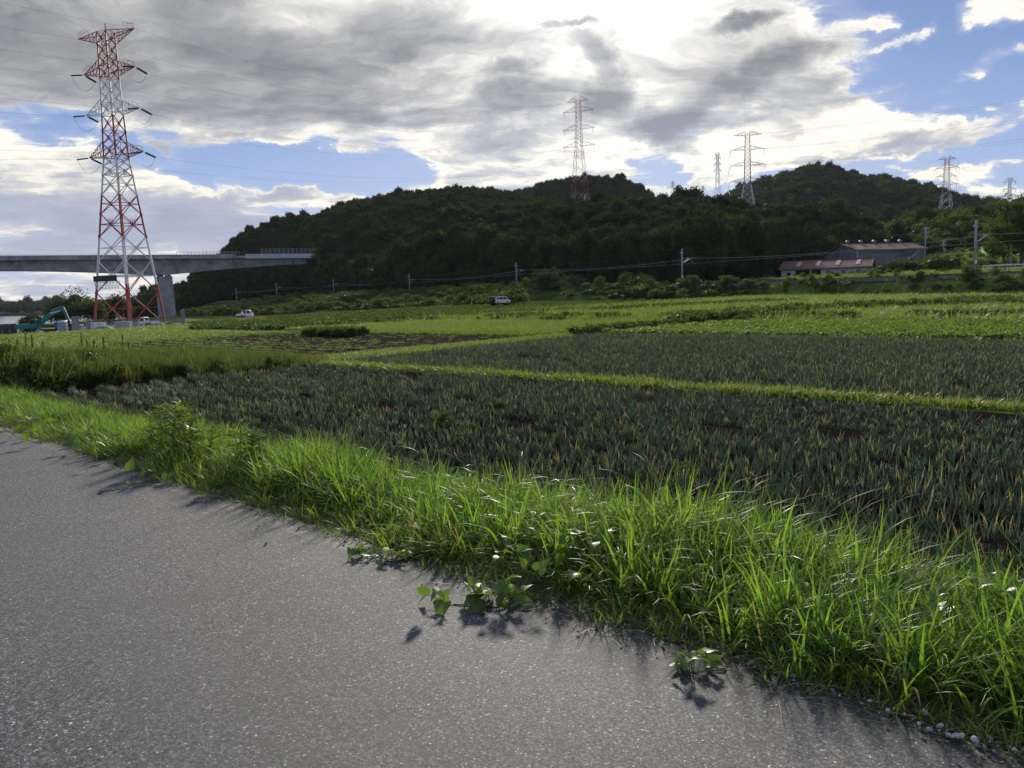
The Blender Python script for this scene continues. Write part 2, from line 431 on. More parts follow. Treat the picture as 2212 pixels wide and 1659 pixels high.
# ------------------------------------------------------------------ ground sheet
def spaced(*segs):
    out = []
    for a, b, d in segs:
        out += list(np.arange(a, b, d))
    return np.array(sorted(set(np.round(out, 4))))
S_ = np.concatenate([[-2800, -1200, -600, -350, -220, -150, -110, -85, -70],
     np.arange(-60, -16, 1.0), np.arange(-16, 95, .5), np.arange(95, 240, 1.2), np.arange(240, 520, 5.0),
     [560, 620, 700, 800, 950, 1200, 1600, 2200, 2900]])
T_ = np.concatenate([[-2800, -1200, -600, -300, -150, -80, -50, -30, -18, -12, -8, -6, -4, -2, 0, 1, 2, 2.5],
     np.arange(2.8, 7, .2), np.arange(7, 18.9, .23), np.arange(18.9, 37, .225), np.arange(37, 64, .45), np.arange(64, 150, .9), np.arange(150, 330, 3.0),
     np.arange(330, 700, 12), [760, 850, 1000, 1300, 1800, 2300, 2900]])

def zone_colour(s, t, X, Y):
    """base colour of what grows or lies on each plot (plain albedo)"""
    n = len(s); c = np.tile(np.array([.075, .120, .028]), (n, 1))
    v1 = vnoise(X, Y, 3.0, 5); v2 = vnoise(X, Y, 11.0, 6); v3 = vnoise(X, Y, .9, 7)
    wob = .5 * vnoise(s, t, 4.0, 8)
    def put(mask, col, var=.35):
        col = np.array(col); k = (1 + var * (v1 + .7 * v2 + .6 * v3))[:, None]
        c[mask] = (col[None, :] * k)[mask]
    T = t + wob; SS = s + wob
    soil = (.020, .016, .014)
    far = (T > 57)
    bands = np.floor((T - 57) / 9.0).astype(int)
    pal = [(.125, .185, .05), (.10, .165, .04), (.14, .19, .065), (.09, .15, .036), (.12, .19, .05), (.10, .15, .05), (.14, .21, .05)]
    for i, p in enumerate(pal): put(far & (bands % 7 == i), p)
    fr = ((T - 57) / 9.0) % 1.0
    put(far & (fr < .09) & (v1 > -.1), (.045, .08, .022))
    put(far & (SS > 68), (.045, .08, .024))
    put(far & (SS > 120), (.040, .070, .02))
    put((T > 41) & (T <= 57) & (SS < 33), (.085, .165, .03), .3)
    put((T > 57) & (T < 62) & (SS < 30), (.035, .07, .018))
    put((T > 41) & (T <= 62) & (SS >= 33) & (SS < 70), (.12, .185, .045))
    put((T > 37.2) & (T <= 40.6) & (SS > 35) & (SS < 60), (.17, .26, .035), .2)
    put((T > 20.6) & (T <= 36.8) & (SS > 34.5) & (SS < 61), (.050, .040, .033))
    put((T > 18.5) & (T <= 37) & (SS > 61) & (SS < 88), (.095, .15, .035))
    put((T > 18.5) & (T <= 37) & (SS > 88) & (SS < 130), (.06, .10, .03))
    put((T > 6.0) & (T <= 40.6) & (SS < 31.0), soil, .3)
    put((T > 19.35) & (T <= 20.25) & (SS < 34), (.10, .15, .035))
    put((T > 2.7) & (T <= 3.6), (.075, .064, .05), .5)
    put((T > 3.6) & (T <= 6.0), (.045, .06, .022), .5)
    put((T <= 2.7), (.07, .065, .055))
    put((X < -52) & (X > -122) & (Y > 136) & (Y < 205), (.20, .185, .16), .25)       # gravelled works yard
    tan_ = [ground(a_, b_) for a_, b_ in ((182, 324), (268, 323.5), (268, 319), (182, 318))]
    put(inpoly(X, Y, [(p.x, p.y) for p in tan_]), (.20, .155, .075), .25)
    put((X < -150) & (Y > 240), (.05, .065, .03))
    put((X > 60) & (Y > railY(X) + 6), (.095, .15, .035))
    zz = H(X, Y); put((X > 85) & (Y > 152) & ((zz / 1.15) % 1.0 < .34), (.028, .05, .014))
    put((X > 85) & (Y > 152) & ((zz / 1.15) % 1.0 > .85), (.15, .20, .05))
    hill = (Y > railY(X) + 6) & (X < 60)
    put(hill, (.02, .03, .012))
    return np.clip(c, .004, .9)

def ground_mat(name, bumpscale=9.0, rough=1.0):
    m, nt, out = newmat(name); L = nt.links
    b = nt.nodes.new('ShaderNodeBsdfPrincipled'); L.new(b.outputs[0], out.inputs[0])
    b.inputs['Roughness'].default_value = rough; b.inputs['Specular IOR Level'].default_value = 0.0
    a = nt.nodes.new('ShaderNodeAttribute'); a.attribute_name = 'zone'
    g = nt.nodes.new('ShaderNodeNewGeometry')
    n = noise_n(nt, g.outputs['Position'], 1.7, 8, .72)
    n2 = noise_n(nt, g.outputs['Position'], 14.0, 5, .7)
    f = n.step(.28, .72, .55, 1.45) * n2.step(.3, .7, .6, 1.4)
    L.new(vscale(nt, a.outputs['Color'], f), b.inputs['Base Color'])
    bp = nt.nodes.new('ShaderNodeBump'); bp.inputs['Strength'].default_value = .9; bp.inputs['Distance'].default_value = .05
    L.new(noise_n(nt, g.outputs['Position'], bumpscale, 6, .7).s, bp.inputs['Height']); L.new(bp.outputs[0], b.inputs['Normal'])
    return m
M_ground = ground_mat('field_ground')
ss, tt = np.meshgrid(S_, T_, indexing='ij'); fs_, ft_ = ss.ravel(), tt.ravel()
GX, GY = xy(fs_, ft_)
GZ = H(GX, GY)
# ridges and furrows of the ploughed plot and the seedling plot
def ridges(s, t):
    z = np.zeros_like(s)
    m = (t > 20.9) & (t < 36.6) & (s > 34.8) & (s < 60.6)
    z = np.where(m, .13 * np.cos(2 * np.pi * t / 1.35), z)
    m = (t > 19) & (t < 36.6) & (s > 61.5) & (s < 88)
    z = np.where(m, .10 * np.cos(2 * np.pi * t / 1.8), z)
    m = (t > 6.6) & (t < 19.2) & (s < 30.5)
    z = np.where(m, .05 * np.cos(2 * np.pi * (t - 7.0) / .92) - .02, z)
    m = (t > 41.5) & (s < 32) & (t < 57)
    z = np.where(m, .10, z)
    return z
GZ = GZ + ridges(fs_, ft_)
nS, nT = len(S_), len(T_)
ii, jj = np.meshgrid(np.arange(nS - 1), np.arange(nT - 1), indexing='ij')
a = (ii * nT + jj).ravel()
F = np.stack([a, a + nT, a + nT + 1, a + 1], 1)   # orientation fixed below
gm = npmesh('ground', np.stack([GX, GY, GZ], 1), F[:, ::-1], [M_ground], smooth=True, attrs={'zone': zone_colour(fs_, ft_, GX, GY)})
tag(link('ground', gm), kind='structure')

# ------------------------------------------------------------------ road
def road_mat():
    m, nt, out = newmat('asphalt'); L = nt.links
    b = nt.nodes.new('ShaderNodeBsdfPrincipled'); L.new(b.outputs[0], out.inputs[0])
    tc = nt.nodes.new('ShaderNodeTexCoord'); P = tc.outputs['Object']
    def vor(scale, rnd=1.0):
        v = nt.nodes.new('ShaderNodeTexVoronoi'); v.inputs['Scale'].default_value = scale; L.new(P, v.inputs['Vector'])
        v.inputs['Randomness'].default_value = rnd; return v
    v = vor(115); v2 = vor(48); v3 = vor(260)
    sp = nt.nodes.new('ShaderNodeSeparateColor'); L.new(v.outputs['Color'], sp.inputs[0])
    r1 = N(nt, sp.outputs[0]); r2 = N(nt, sp.outputs[1])
    sp2 = nt.nodes.new('ShaderNodeSeparateColor'); L.new(v2.outputs['Color'], sp2.inputs[0]); q1 = N(nt, sp2.outputs[0])
    sp3 = nt.nodes.new('ShaderNodeSeparateColor'); L.new(v3.outputs['Color'], sp3.inputs[0]); f1 = N(nt, sp3.outputs[0])
    patch = noise_n(nt, P, .55, 6, .62); fine = noise_n(nt, P, 30, 6, .75)
    c = mixc(nt, patch.step(.3, .7), (.036, .036, .036), (.070, .069, .066))
    c = mixc(nt, noise_n(nt, P, 1.9, 5, .6).step(.45, .68) * .35, c, (.092, .088, .084))
    st_ = (r1 * 1.0).step(.25, .95) * .55 + f1.step(.3, 1.) * .25
    c = mixc(nt, st_ * .72, c, (.165, .162, .156))
    c = mixc(nt, r2.step(.60, .92) * .85, c, (.022, .022, .024))
    fl = r1.step(.972, .98) * f1.step(.35, .5)
    c = mixc(nt, fl * fine.step(.35, .6), c, (.50, .49, .46))
    fl2 = f1.step(.985, .99) * .8
    c = mixc(nt, fl2, c, (.55, .54, .50))
    pits = noise_n(nt, P, 13, 5, .75).step(.60, .72)
    c = mixc(nt, pits * .8, c, (.035, .035, .037))
    gr = noise_n(nt, P, 85, 3, .8); c = vscale(nt, c, gr.step(.34, .66, .35, 1.75)); gr2 = noise_n(nt, P, 38, 4, .75); c = vscale(nt, c, gr2.step(.32, .68, .68, 1.34))
    stain = noise_n(nt, P, .9, 7, .7).step(.56, .70); c = mixc(nt, stain * .5, c, (.055, .054, .052))
    sx = nt.nodes.new('ShaderNodeSeparateXYZ'); L.new(P, sx.inputs[0])
    tt_ = N(nt, sx.outputs[0]) * NX + N(nt, sx.outputs[1]) * NY + (patch - .5) * .5
    band = ((tt_ - 1.35) * (tt_ - 1.35) * -6.0)._m('EXPONENT') + ((tt_ + .45) * (tt_ + .45) * -6.0)._m('EXPONENT')
    c = mixc(nt, band * .34, c, (.095, .093, .089))
    c = mixc(nt, tt_.step(2.35, 3.1) * noise_n(nt, P, 7, 5, .7).step(.35, .6) * .75, c, (.045, .038, .031))
    L.new(c, b.inputs['Base Color']); b.inputs['Roughness'].default_value = .78
    b.inputs['Specular IOR Level'].default_value = .35
    h = N(nt, v.outputs['Distance']) * -.5 + N(nt, v2.outputs['Distance']) * -.35 + fine * .9
    bp = nt.nodes.new('ShaderNodeBump'); bp.inputs['Strength'].default_value = .35; bp.inputs['Distance'].default_value = .0022
    L.new(h.s, bp.inputs['Height']); L.new(bp.outputs[0], b.inputs['Normal'])
    return m
M_road = road_mat()
rs = np.concatenate([[-60, -30, -18], np.arange(-12, 24, .05), np.arange(24, 150, .6)])
rows = []
edge = 2.90 + .10 * vnoise(rs, rs * 0, .9, 21) + .07 * vnoise(rs, rs * 0, .23, 22) + .05 * vnoise(rs, rs * 0, .09, 23) + .10 * vnoise(rs, rs*0, 3.1, 24)
ts = np.array([-3.6, -2, -.5, 1, 2.0, 2.5, 2.7])
V = []
for si, ed in zip(rs, edge):
    for t_ in list(ts) + [ed, ed + .012]:
        x, y = xy(si, t_); z = .004 + .012 * math.cos(t_ * .6) - .008
        if t_ == ed + .012: z -= .07
        if t_ == ed: z -= .006
        V.append((x, y, z))
V = np.array(V); k = len(ts) + 2
ii, jj = np.meshgrid(np.arange(len(rs) - 1), np.arange(k - 1), indexing='ij'); a = (ii * k + jj).ravel()
tag(link('road', npmesh('road', V, np.stack([a, a + 1, a + k + 1, a + k], 1), [M_road])), kind='structure')

# ------------------------------------------------------------------ air
def haze(density=.000022):
    m, nt, out = newmat('air_haze')
    v = nt.nodes.new('ShaderNodeVolumePrincipled'); v.inputs['Color'].default_value = (.80, .88, 1.0, 1)
    v.inputs['Density'].default_value = density; v.inputs['Anisotropy'].default_value = .3
    nt.links.new(v.outputs[0], out.inputs['Volume'])
    o = MB().box(-4400, 4400, -4400, 4400, -12, 215).build('haze', m); tag(o, 'thin blue air haze over the valley', 'haze', kind='stuff')
haze()
# ------------------------------------------------------------------ river
m, nt, out = newmat('river_water')
b = nt.nodes.new('ShaderNodeBsdfPrincipled'); nt.links.new(b.outputs[0], out.inputs[0])
b.inputs['Base Color'].default_value = (.05, .07, .07, 1); b.inputs['Roughness'].default_value = .12
tc = nt.nodes.new('ShaderNodeTexCoord'); bp = nt.nodes.new('ShaderNodeBump'); bp.inputs['Strength'].default_value = .25; bp.inputs['Distance'].default_value = .1
nt.links.new(noise_n(nt, tc.outputs['Object'], .6, 5, .6).s, bp.inputs['Height']); nt.links.new(bp.outputs[0], b.inputs['Normal'])
M_water = m
W = MB(); W.add([(-1700, 300, -5.9), (-158, 300, -5.9), (-158, 838, -5.9), (-1700, 838, -5.9)], [(0, 1, 2, 3)])
wo_ = W.build('river', M_water); tag(wo_, kind='structure')

# ------------------------------------------------------------------ hills
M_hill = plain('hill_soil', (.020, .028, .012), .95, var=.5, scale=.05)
class Hill:
    def __init__(s, name, crest, dr, d0, tree_h, n=180, back=.9, expo=1.35, seed=0, rough=3.0):
        s.cx = np.array([c[0] for c in crest], float); s.cy = np.array([c[1] for c in crest], float)
        s.dr, s.d0, s.th, s.expo, s.back, s.seed, s.rough = dr, d0, tree_h, expo, back, seed, rough
        s.x0, s.x1 = s.cx[0], s.cx[-1]; s.name = name
        # tables over image column -> world azimuth slope, crest height
        xs = np.linspace(s.x0, s.x1, n); s.xs = xs
        s.D0 = np.interp(xs, *zip(*d0)); s.DR = np.interp(xs, *zip(*dr))
        cy = np.interp(xs, s.cx, s.cy)
        s.tan = np.array([at(x, y, 1.0).x for x, y in zip(xs, cy)])
        s.zc = np.array([at(x, y, d).z for x, y, d in zip(xs, cy, s.DR)]) - tree_h
    def z(s, tan, Y):
        D0 = np.interp(tan, s.tan, s.D0); DR = np.interp(tan, s.tan, s.DR); zc = np.interp(tan, s.tan, s.zc)
        z0 = H(tan * D0, D0) - .5
        u = (Y - D0) / (DR - D0)
        p = np.where(u < 1, 1 - np.clip(1 - u, 0, 1) ** s.expo, 1 - np.clip((u - 1) / s.back, 0, 1) ** 2 * 1.05)
        p = np.where(u < 0, u * 1.0, p)
        X = tan * Y
        w = np.clip(np.minimum(u * 4, 1), 0, 1)
        nz = s.rough * (vnoise(X, Y, 38, s.seed) * 1.6 + vnoise(X, Y, 17, s.seed + 1) * .8) * w * np.clip(abs(1 - u) * 3, .15, 1)
        return z0 + np.maximum(zc - z0, -1.0) * p + nz
    def mesh(s):
        us = np.concatenate([[-.06], np.linspace(0, 1, 34), np.linspace(1.04, 1 + s.back, 12)])
        TT, UU = np.meshgrid(s.tan, us, indexing='ij')
        D0 = np.interp(TT, s.tan, s.D0); DR = np.interp(TT, s.tan, s.DR)
        Y = D0 + UU * (DR - D0); X = TT * Y; Z = s.z(TT, Y)
        n, k = TT.shape; ii, jj = np.meshgrid(np.arange(n-1), np.arange(k-1), indexing='ij'); a = (ii*k+jj).ravel()
        me = npmesh(s.name, np.stack([X.ravel(), Y.ravel(), Z.ravel()], 1), np.stack([a, a+k, a+k+1, a+1], 1), [M_hill], smooth=True)
        tag(link(s.name, me), kind='structure')
    def sample(s, dens, umin=0.0, umax=1.12, seed=0):
        """tree positions: dens per square metre"""
        r = np.random.default_rng(seed)
        A = (s.tan[-1] - s.tan[0]) * (s.DR.max()) * (s.DR.max() - s.D0.min()) * 1.4
        n = int(A * dens * 1.3); tan = r.uniform(s.tan[0], s.tan[-1], n)
        u = r.uniform(umin, umax, n)
        D0 = np.interp(tan, s.tan, s.D0); DR = np.interp(tan, s.tan, s.DR)
        Y = D0 + u * (DR - D0)
        keep = r.uniform(0, 1, n) < (Y * (DR - D0)) / (s.DR.max() * (s.DR.max() - s.D0.min()) * 1.3)
        tan, Y = tan[keep], Y[keep]
        return tan * Y, Y, s.z(tan, Y)
hillA = Hill('wooded_hill', [(128, 303), (135, 297), (155, 282), (175, 283), (190, 277), (205, 262), (222, 253), (231, 240), (250, 227), (278, 218), (315, 214), (352, 201), (394, 194), (431, 189), (463, 187), (491, 191), (514, 195), (560, 205), (640, 216)],
    dr=[(128, 520), (200, 520), (300, 540), (640, 560)], d0=[(128, 440), (230, 430), (298, 392), (312, 352), (345, 345), (400, 305), (640, 300)], tree_h=5.5, seed=3, rough=4)
hillB = Hill('wooded_hill', [(384, 291), (393, 264), (402, 240), (420, 217), (450, 207), (500, 203), (560, 200), (600, 199), (640, 198), (662, 196), (694, 195), (722, 200), (750, 204), (787, 202), (833, 207), (866, 217), (886, 228), (896, 250), (902, 268)],
    dr=[(384, 345), (902, 345)], d0=[(384, 296), (420, 285), (516, 240), (600, 222), (694, 215), (760, 232), (780, 270), (902, 285)], tree_h=6.0, seed=7, rough=3, expo=1.25)
hillC = Hill('wooded_hill', [(470, 215), (500, 197), (525, 190), (546, 183), (574, 177), (602, 175), (625, 180), (648, 192), (660, 201), (690, 215)],
    dr=[(470, 760), (690, 760)], d0=[(470, 600), (690, 600)], tree_h=6.5, seed=11)
hillD = Hill('wooded_hill', [(700, 212), (730, 197), (745, 190), (764, 183), (787, 175), (815, 169), (838, 169), (856, 176), (893, 183), (926, 190), (954, 199), (972, 204), (995, 206), (1001, 214), (1012, 208), (1024, 204), (1070, 195)],
    dr=[(700, 980), (930, 930), (1070, 800)], d0=[(700, 560), (1070, 520)], tree_h=6.5, seed=15, rough=10)
hillE = Hill('wooded_hill', [(868, 236), (885, 226), (905, 222), (935, 218), (960, 212), (985, 209), (1000, 212), (1024, 207), (1080, 205)],
    dr=[(868, 430), (1080, 430)], d0=[(868, 285), (930, 262), (1080, 250)], tree_h=6.0, seed=19, rough=3)
for h_ in (hillA, hillB, hillC, hillD, hillE): h_.mesh()
hillF = Hill('far_shore_hill', [(-60, 309), (-20, 307), (20, 307), (45, 306.5), (70, 307), (100, 306.0), (140, 305), (200, 304)], dr=[(-60, 1500), (200, 1500)], d0=[(-60, 1150), (200, 1150)], tree_h=6, seed=23)
hillF.mesh()
# ------------------------------------------------------------------ scattering of uncountable growth
def unit_quads(C, Nrm, size, rg, elong=1.6, rnd=None):
    """leaf-shaped quads (4-vertex rhombi) at centres C facing Nrm"""
    n = len(C); a = rg.normal(size=(n, 3)); a -= (a * Nrm).sum(1)[:, None] * Nrm
    a /= np.linalg.norm(a, axis=1)[:, None] + 1e-9; b_ = np.cross(Nrm, a)
    s = np.broadcast_to(np.asarray(size, float), (n,))[:, None]
    bend = Nrm * s * .18
    V = np.stack([C - a*s*.5*elong, C + b_*s*.5 + bend, C + a*s*.5*elong, C - b_*s*.5 + bend], 1).reshape(-1, 3)
    F = np.arange(n*4).reshape(n, 4)
    r = np.repeat(rg.uniform(0, 1, n) if rnd is None else rnd, 4)
    return V, F, r
def ico(c, r, sub=2, squash=1.0, rg=None):
    bm = bmesh.new(); bmesh.ops.create_icosphere(bm, subdivisions=sub, radius=1)
    V = np.array([v.co[:] for v in bm.verts]); F = np.array([[v.index for v in f.verts] for f in bm.faces]); bm.free()
    if rg is not None: V = V * (1 + rg.uniform(-.12, .12, (len(V), 1)))
    return V * np.array([r, r, r * squash]) + np.array(c), F
def crown_mesh(name, seed, Rr, Hh, nl, leaf, nleaf, mat, core=.80, cz=None, spread=.62, fill=.25):
    rg = np.random.default_rng(seed); cz = Hh * .55 if cz is None else cz
    cs, rs_ = [], []
    for i in range(nl):
        th = rg.uniform(0, 2*np.pi); k = math.sqrt(rg.uniform(0, 1)) * spread
        zc = rg.uniform(-.28, .32)
        cs.append((Rr*k*math.cos(th), Rr*k*math.sin(th), cz + Hh*zc*(1 - .5*k))); rs_.append(Rr * rg.uniform(.34, .52))
    Vs, Fs, rn, off = [], [], [], 0
    for c_, r_ in zip(cs, rs_):
        V, F = ico(c_, r_ * core, 1, .85, rg); Fs.append(np.concatenate([F, F[:, 2:3]], 1) + off)
        Vs.append(V); rn.append(np.full(len(V), .15)); off += len(V)
    pick = rg.integers(0, nl, nleaf); d = rg.normal(size=(nleaf, 3)); d /= np.linalg.norm(d, axis=1)[:, None]
    rad = np.array(rs_)[pick] * np.where(rg.uniform(0, 1, nleaf) < fill, rg.uniform(1.0, 1.28, nleaf), rg.uniform(.82, 1.06, nleaf))
    C = np.array(cs)[pick] + d * rad[:, None] * np.array([1, 1, .85])
    keep = C[:, 2] > 0; C, d = C[keep], d[keep]
    nr = d * .8 + rg.normal(size=d.shape) * .55; nr /= np.linalg.norm(nr, axis=1)[:, None]
    V, F, r = unit_quads(C, nr, leaf * rg.uniform(.6, 1.35, len(C)), rg)
    tri = []
    Vs.append(V); Fs.append(F + off); rn.append(r)
    V = np.concatenate(Vs); rn = np.concatenate(rn)
    me = bpy.data.meshes.new(name)
    faces = [tuple(f[:3]) if f[2] == f[3] else tuple(f) for f in np.concatenate(Fs).tolist()]
    me.from_pydata(V.tolist(), [], faces); me.materials.append(mat)
    a = me.attributes.new('rnd', 'FLOAT', 'POINT'); a.data.foreach_set('value', rn.astype(np.float32)); me.update()
    return me

_vc = [0]
def variant_collection(meshes):
    _vc[0] += 1; c = bpy.data.collections.new('growth_kinds_%02d' % _vc[0])
    for i, me in enumerate(meshes):
        o = bpy.data.objects.new('kind_%02d' % i, me); c.objects.link(o)
    return c
def scatter(name, pts, meshes, rotz=None, scl=None, tilt=.0, seed=0, idx=None, zs=None):
    """one 'stuff' object: points carrying instances of a few meshes"""
    n = len(pts); rg = np.random.default_rng(seed + 91)
    me = bpy.data.meshes.new(name); me.vertices.add(n); me.vertices.foreach_set('co', np.asarray(pts, np.float32).ravel())
    rot = np.zeros((n, 3), np.float32); rot[:, 2] = rg.uniform(0, 6.283, n) if rotz is None else rotz
    rot[:, :2] = rg.normal(size=(n, 2)) * tilt
    s = np.ones((n, 3), np.float32) * (np.asarray(rg.uniform(.75, 1.3, n) if scl is None else scl)[..., None] if np.ndim(scl) < 2 else np.asarray(scl))
    if zs is not None: s[:, 2] *= zs
    for an, av in (('rot', rot), ('scl', s)):
        a = me.attributes.new(an, 'FLOAT_VECTOR', 'POINT'); a.data.foreach_set('vector', np.ascontiguousarray(av, np.float32).ravel())
    a = me.attributes.new('vi', 'INT', 'POINT'); a.data.foreach_set('value', (rg.integers(0, len(meshes), n) if idx is None else idx).astype(np.int32))
    me.update(); o = bpy.data.objects.new(name, me); COL.objects.link(o)
    ng = bpy.data.node_groups.new('spread_' + name, 'GeometryNodeTree')
    ng.interface.new_socket('Geometry', in_out='INPUT', socket_type='NodeSocketGeometry')
    ng.interface.new_socket('Geometry', in_out='OUTPUT', socket_type='NodeSocketGeometry')
    gi = ng.nodes.new('NodeGroupInput'); go = ng.nodes.new('NodeGroupOutput')
    ci = ng.nodes.new('GeometryNodeCollectionInfo'); ci.inputs['Collection'].default_value = variant_collection(meshes)
    ci.inputs['Separate Children'].default_value = True; ci.inputs['Reset Children'].default_value = True
    ip = ng.nodes.new('GeometryNodeInstanceOnPoints'); ip.inputs['Pick Instance'].default_value = True
    def na(nm, ty):
        k = ng.nodes.new('GeometryNodeInputNamedAttribute'); k.data_type = ty; k.inputs['Name'].default_value = nm; return k.outputs['Attribute']
    mp = ng.nodes.new('GeometryNodeMeshToPoints')
    ng.links.new(gi.outputs[0], mp.inputs['Mesh']); ng.links.new(mp.outputs[0], ip.inputs['Points'])
    ng.links.new(ci.outputs[0], ip.inputs['Instance']); ng.links.new(na('vi', 'INT'), ip.inputs['Instance Index'])
    er = ng.nodes.new('FunctionNodeEulerToRotation'); ng.links.new(na('rot', 'FLOAT_VECTOR'), er.inputs[0]); ng.links.new(er.outputs[0], ip.inputs['Rotation'])
    ng.links.new(na('scl', 'FLOAT_VECTOR'), ip.inputs['Scale']); ng.links.new(ip.outputs[0], go.inputs[0])
    md = o.modifiers.new('spread', 'NODES'); md.node_group = ng
    return o

# ------------------------------------------------------------------ woods on the hills
M_wood = leafmat('wood_leaves', (.017, .030, .011), (.054, .074, .026), trans=.28, gloss=.008, tcol=(1.5, 1.3, .6))
M_wood2 = leafmat('light_wood_leaves', (.040, .064, .020), (.110, .135, .038), trans=.35, gloss=.008, tcol=(1.4, 1.3, .6))
woodv = [crown_mesh('wood_crown', 100 + i, 3.3, 6.2, 8, .40, 620, M_wood) for i in range(5)]
woodv2 = [crown_mesh('wood_crown_light', 120 + i, 3.3, 6.0, 8, .42, 520, M_wood2) for i in range(4)]
def wood(name, hill, dens, scl, meshes, seed, sink=1.2, label=None, umin=0.0, umax=1.12):
    X, Y, Z = hill.sample(dens, umin, umax, seed)
    rg = np.random.default_rng(seed); s = rg.uniform(scl[0], scl[1], len(X)) * np.where(rg.uniform(0, 1, len(X)) < .08, 1.35, 1)
    P = np.stack([X, Y, Z - sink], 1)
    idx = None
    o = scatter(name, P, meshes, scl=s, tilt=.08, seed=seed, zs=rg.uniform(.85, 1.25, len(X)))
    tag(o, label, 'woodland', kind='stuff'); return o
wood('woodland', hillA, .050, (.70, 1.15), woodv, 31, label='dense broadleaf woodland over the long hill behind the bridge end')
wood('woodland', hillB, .062, (.72, 1.2), woodv, 32, label='dark near woodland rising straight behind the railway line')
wood('woodland', hillC, .020, (1.0, 1.7), woodv, 33, label='wooded round hilltop behind the pylon in the middle')
wood('woodland', hillD, .011, (1.2, 2.1), woodv, 34, label='woods covering the far pointed hill on the right')
wood('woodland', hillE, .045, (.8, 1.4), woodv2 + woodv[:1], 35, label='lighter green trees on the low slope above the terraces')
wood('woodland', hillF, .0035, (1.6, 2.6), woodv, 36, label='low wooded far shore beyond the river')
# steep front face of the near wood: tall trees down to the ground
def wood_front(hill, n, seed, tan_rng=None, scl=(.9, 1.4), meshes=None):
    rg = np.random.default_rng(seed); tan = rg.uniform(*(tan_rng or (hill.tan[0], hill.tan[-1])), n)
    D0 = np.interp(tan, hill.tan, hill.D0); Y = D0 + rg.uniform(-4, 16, n); Z = hill.z(tan, Y)
    tag(scatter('woodland_edge', np.stack([tan*Y, Y, Z - 1.0 + rg.uniform(0, 6, n)], 1), meshes or woodv, scl=rg.uniform(*scl, n), tilt=.1, seed=seed, zs=rg.uniform(1.1, 1.7, n)),
        'dark trees forming the wall-like edge of the wood', 'woodland', kind='stuff')
wood_front(hillB, 520, 41); wood_front(hillA, 420, 42)

# ------------------------------------------------------------------ grass blades
def blades(name, n, mat, rad=.05, h=(.25, .5), w=(.005, .009), lean=(.1, .6), curl=(.3, 1.2), seg=5, seed=0, vfold=False, base=.5):
    rg = np.random.default_rng(seed); Vs, Fs, rn, al = [], [], [], []; off = 0
    for i in range(n):
        th = rg.uniform(0, 6.283); r0 = rad * math.sqrt(rg.uniform()); bx, by = r0*math.cos(th), r0*math.sin(th)
        d = th + rg.normal() * .8; hh = rg.uniform(*h); ww = rg.uniform(*w); an = rg.uniform(*lean); cu = rg.uniform(*curl)
        dx, dy = math.cos(d), math.sin(d); px, py = -dy, dx; x, y, z = bx, by, 0.0; a = an; st_ = hh / seg; tw = rg.normal() * .5
        rr = rg.uniform()
        for k in range(seg + 1):
            f = k / seg; wk = ww * (base + (1 - base) * min(1, f * 3)) * (1 - f ** 1.8) + .0004
            c, s_ = math.cos(tw * f), math.sin(tw * f)
            wx, wy = px * c + dx * s_, py * c + dy * s_
            Vs.append((x - wx*wk, y - wy*wk, z)); Vs.append((x + wx*wk, y + wy*wk, z)); rn += [rr, rr]; al += [f, f]
            x += dx * math.sin(a) * st_; y += dy * math.sin(a) * st_; z += math.cos(a) * st_; a += cu / seg * (1 + f)
        for k in range(seg): b0 = off + 2*k; Fs.append((b0, b0+1, b0+3, b0+2))
        off += 2 * (seg + 1)
    return npmesh(name, Vs, Fs, [mat], attrs={'rnd': np.array(rn), 'along': np.array(al)})
M_grass = leafmat('verge_grass', (.072, .148, .030), (.190, .285, .058), trans=.55, gloss=.018, grough=.40, dry=(.26, .22, .10), dryamt=.09, tcol=(1.4, 1.5, .55))
M_onion = leafmat('onion_leaf', (.135, .205, .150), (.235, .300, .215), trans=.50, gloss=.015, grough=.55, dry=(.62, .54, .29), dryamt=.22, along=True, tcol=(1.25, 1.3, 1.0))
M_field = leafmat('field_grass', (.100, .160, .050), (.185, .245, .080), trans=.40, gloss=.04, dry=(.26, .20, .09), dryamt=.10, tcol=(1.5, 1.5, .5))
M_bright = leafmat('bright_crop', (.095, .165, .036), (.150, .220, .052), trans=.40, gloss=.02, tcol=(1.5, 1.5, .45))
M_darkweed = leafmat('dark_weed', (.032, .070, .018), (.100, .150, .038), trans=.35, gloss=.02, dry=(.22, .17, .08), dryamt=.05)
M_reed = leafmat('reedy_weed', (.050, .090, .026), (.110, .140, .042), trans=.40, gloss=.02, dry=(.24, .17, .08), dryamt=.14)
M_path = leafmat('path_grass', (.095, .165, .030), (.165, .240, .048), trans=.42, gloss=.04, dry=(.26, .20, .10), dryamt=.12)

